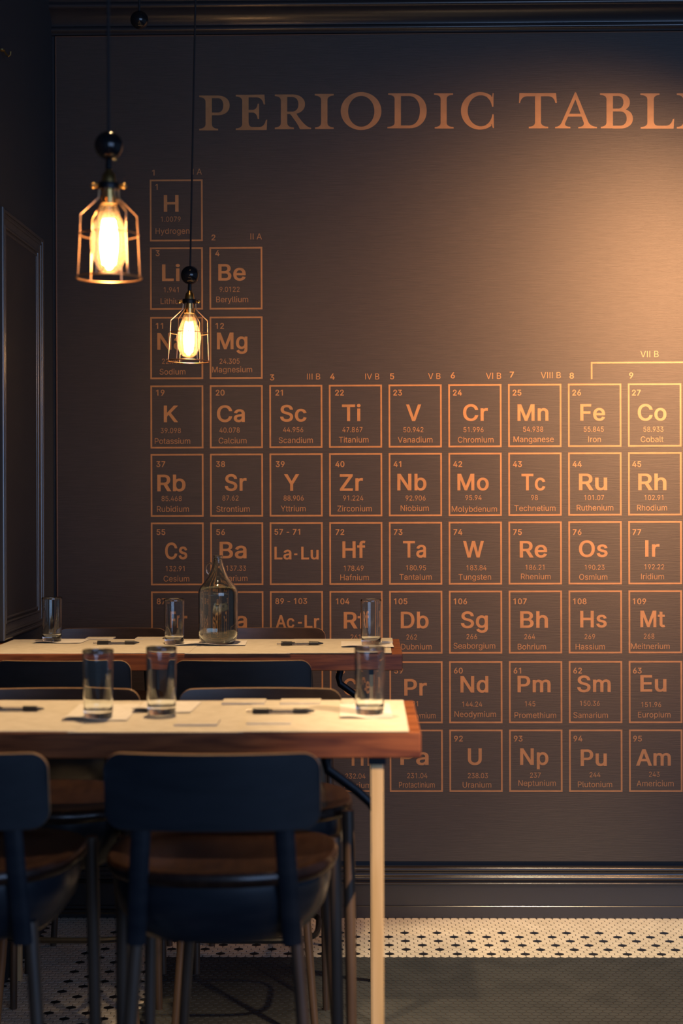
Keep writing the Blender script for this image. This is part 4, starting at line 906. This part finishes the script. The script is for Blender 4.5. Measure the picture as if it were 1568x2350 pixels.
def card_px(x0, x1, yf, yb, label, where, th=.0035, lvl=2):
    a = onz(x0, yf, ZT); b = onz(x1, yf, ZT); c = onz(x1, yb, ZT)
    sheet('paper_card', a.x, b.x, a.y, c.y, ZT + .0003 + lvl * .0009, th, M['paper'], 0, label, 'card', 'small paper cards on the %s table' % where, nx=2, ny=2)
card_px(508, 607, 1619, 1609.5, 'small cream card on the near table back edge, behind the pen', 'near')
card_px(642, 735, 1619, 1609.5, 'small cream card on the near table back edge, right of the pen', 'near')
card_px(783, 812, 1619, 1609.5, 'narrowest cream card on the near table back edge, beside the end glass', 'near')
card_px(815, 870, 1620, 1611, 'flat cream card on the near table back edge, behind the end glass', 'near', .0015)
card_px(398, 498, 1668, 1655, 'cream card on the near table front edge, right of the glass pair', 'near', .0025)
card_px(565, 668, 1665, 1652, 'cream card on the near table front edge, in front of the pen', 'near', .0025)
card_px(196, 259, 1469, 1465, 'cream card on the far table back edge, above the left pen', 'far', .003)
card_px(310, 372, 1469, 1465, 'cream card on the far table back edge, left of the middle glass', 'far', .003)
card_px(877, 902, 1477, 1468.5, 'short cream card on the far table, outside the end glass', 'far', .004)

def napkin(px0, px1, yf, yb, amp, side, label, where, rz=0):
    a = onz(px0, yf, ZT); b = onz(px1, yf, ZT); c = onz(px1, yb, ZT)
    def curl(u, w):
        e = max(0.0, 1 - w * 2.6) ** 2
        s = math.exp(-((u - side) / .30) ** 2)
        return amp * e * s + .0012 * math.sin(5 * u + 3 * w) ** 2 * e
    sheet('paper_napkin', a.x, b.x, a.y, c.y, ZT + .0024, .0005, M['napkin'], rz, label, 'napkin', 'paper napkins on the %s table' % where, curl, 20, 12)
napkin(778, 900, 1652, 1617, .004, .08, 'white paper napkin under the end glass of the near table', 'near', 1)
napkin(303, 440, 1638, 1613, .009, .12, 'white paper napkin with lifted edge under the middle glass of the near table', 'near', -2)
napkin(135, 285, 1657, 1618, .007, .15, 'white paper napkin with lifted edge under the blurred glass nearest the photo edge', 'near', 2)
napkin(782, 903, 1488, 1473, .005, .18, 'white paper napkin under the end glass of the far table', 'far', 1)
napkin(75, 186, 1478, 1468, .005, .15, 'white paper napkin under the glass by the framed board', 'far', -2)
napkin(398, 560, 1484, 1472, .007, .35, 'crumpled white paper napkin under the jug and middle glass', 'far', 2)

def make_pen():
    t = empty('ballpoint_pen', (0, 0, 0))
    def cyl(x0, x1, r0, r1=None, n=14):
        r1 = r1 or r0
        return MB().tube([(x0, 0, 0), (x1, 0, 0)], [r0, r1], n)
    cyl(-.060, -.028, .0058).build('clicker_sleeve', M['ink'], t, smooth=True)
    cyl(-.072, -.060, .0030).build('clicker', M['clearplastic'], t, smooth=True)
    cyl(-.028, .020, .0050).build('barrel', M['clearplastic'], t, smooth=True)
    cyl(-.028, .020, .0014).build('ink_refill', M['ink'], t, smooth=True)
    cyl(.020, .048, .0056, .0052).build('grip', M['ink'], t, smooth=True)
    cyl(.048, .062, .0045, .0014).build('tip', M['ink'], t, smooth=True)
    MB().box(-.056, -.020, -.0016, .0016, .0058, .0074).build('clip', M['ink'], t)
    return t
pen0 = make_pen()
pens = [(650, 1633.5, 0, 'near', 'black and clear pen on the near table between the glasses'),
        (30, 1628.5, 1, 'near', 'black and clear pen cut off by the photo edge on the near table'),
        (693, 1478, 1, 'far', 'black and clear pen on the far table right of the jug'),
        (271, 1476, 1, 'far', 'black and clear pen on the far table left of the middle glass')]
allp = [pen0] + [copy_tree(pen0) for _ in pens[1:]]
for (px, py, rz, where, lb), o in zip(pens, allp):
    q = onz(px, py, ZT + .006)
    o.location = (q.x, q.y, ZT + .0021 + .0058)
    o.rotation_euler = (R(65), 0, R(rz))
    tag(o, lb, 'pen', 'black and clear pens')

def make_glass():
    t = empty('drinking_glass', (0, 0, 0))
    pr = [(.0262, 0), (.0272, .0012), (.0280, .010), (.0282, .018), (.0299, .124), (.0300, .129), (.0295, .1305), (.0288, .1300), (.0283, .128), (.0282, .123), (.0264, .024), (.0262, .017), (.0245, .0145), (.012, .0135), (.0001, .0133)]
    mb = MB().lathe([(.0001, 0.0008), (.022, .0008)] + pr, n=48)
    mb.build('tumbler', M['glass'], t, smooth=True)
    return t
g0 = make_glass()
glasses = [(849, 1641, 'clear straight glass at the free end of the near table'),
           (371, 1641, 'clear straight glass on the near table, right one of a close pair'),
           (225.5, 1650, 'clear straight glass on the near table, left one of a close pair'),
           (852, 1482, 'clear straight glass at the free end of the far table'),
           (400, 1480, 'clear straight glass on the far table just left of the jug'),
           (119.5, 1474, 'clear straight glass on the far table by the framed board')]
allg = [g0] + [copy_tree(g0) for _ in glasses[1:]]
for (px, py, lb), o in zip(glasses, allg):
    q = onz(px, py, ZT)
    o.location = (q.x, q.y, ZT + .0034)
    tag(o, lb, 'glass', 'water glasses on the tables')

q = onz(501, 1480, ZT)
jug = empty('water_jug', (q.x, q.y, ZT + .0034))
tag(jug, 'clear glass jug of water with a small loop handle at its neck', 'jug')
out = [(.0001, .002), (.038, .002), (.043, 0), (.0475, .003), (.0525, .014), (.0565, .026), (.0575, .034), (.0575, .044), (.0575, .090), (.0575, .144), (.0575, .152), (.0545, .160), (.0500, .168), (.0400, .180), (.0300, .193), (.0230, .208), (.0180, .224), (.0150, .238), (.0136, .243), (.0136, .2455), (.0118, .247), (.0118, .250), (.0134, .252), (.0136, .2555), (.0128, .257), (.0105, .2565)]
inn = [(.0095, .250), (.0095, .240), (.0130, .226), (.0195, .207), (.0270, .192), (.0370, .179), (.0470, .167), (.0515, .159), (.0543, .150), (.0543, .142), (.0543, .090), (.0543, .044), (.0543, .036), (.0530, .028), (.0490, .016), (.042, .008), (.0001, .007)]
MB().lathe(out + inn, n=56).build('bottle', M['bottleglass'], jug, smooth=True)
wat = [(.0001, .0075), (.0415, .0085), (.0485, .0163), (.0525, .0282), (.0538, .0362), (.0538, .044), (.0538, .090), (.0538, .142), (.0538, .150), (.0510, .1588), (.0478, .1655), (.0001, .1655)]
MB().lathe(wat, n=56).build('water', M['water'], jug, smooth=True)
MB().tube([(-.0165, 0, .232), (-.0235, 0, .235), (-.0300, 0, .230), (-.0325, 0, .220), (-.0305, 0, .208), (-.0255, 0, .203)], .0035, 10).build('loop_handle', M['bottleglass'], jug, smooth=True)
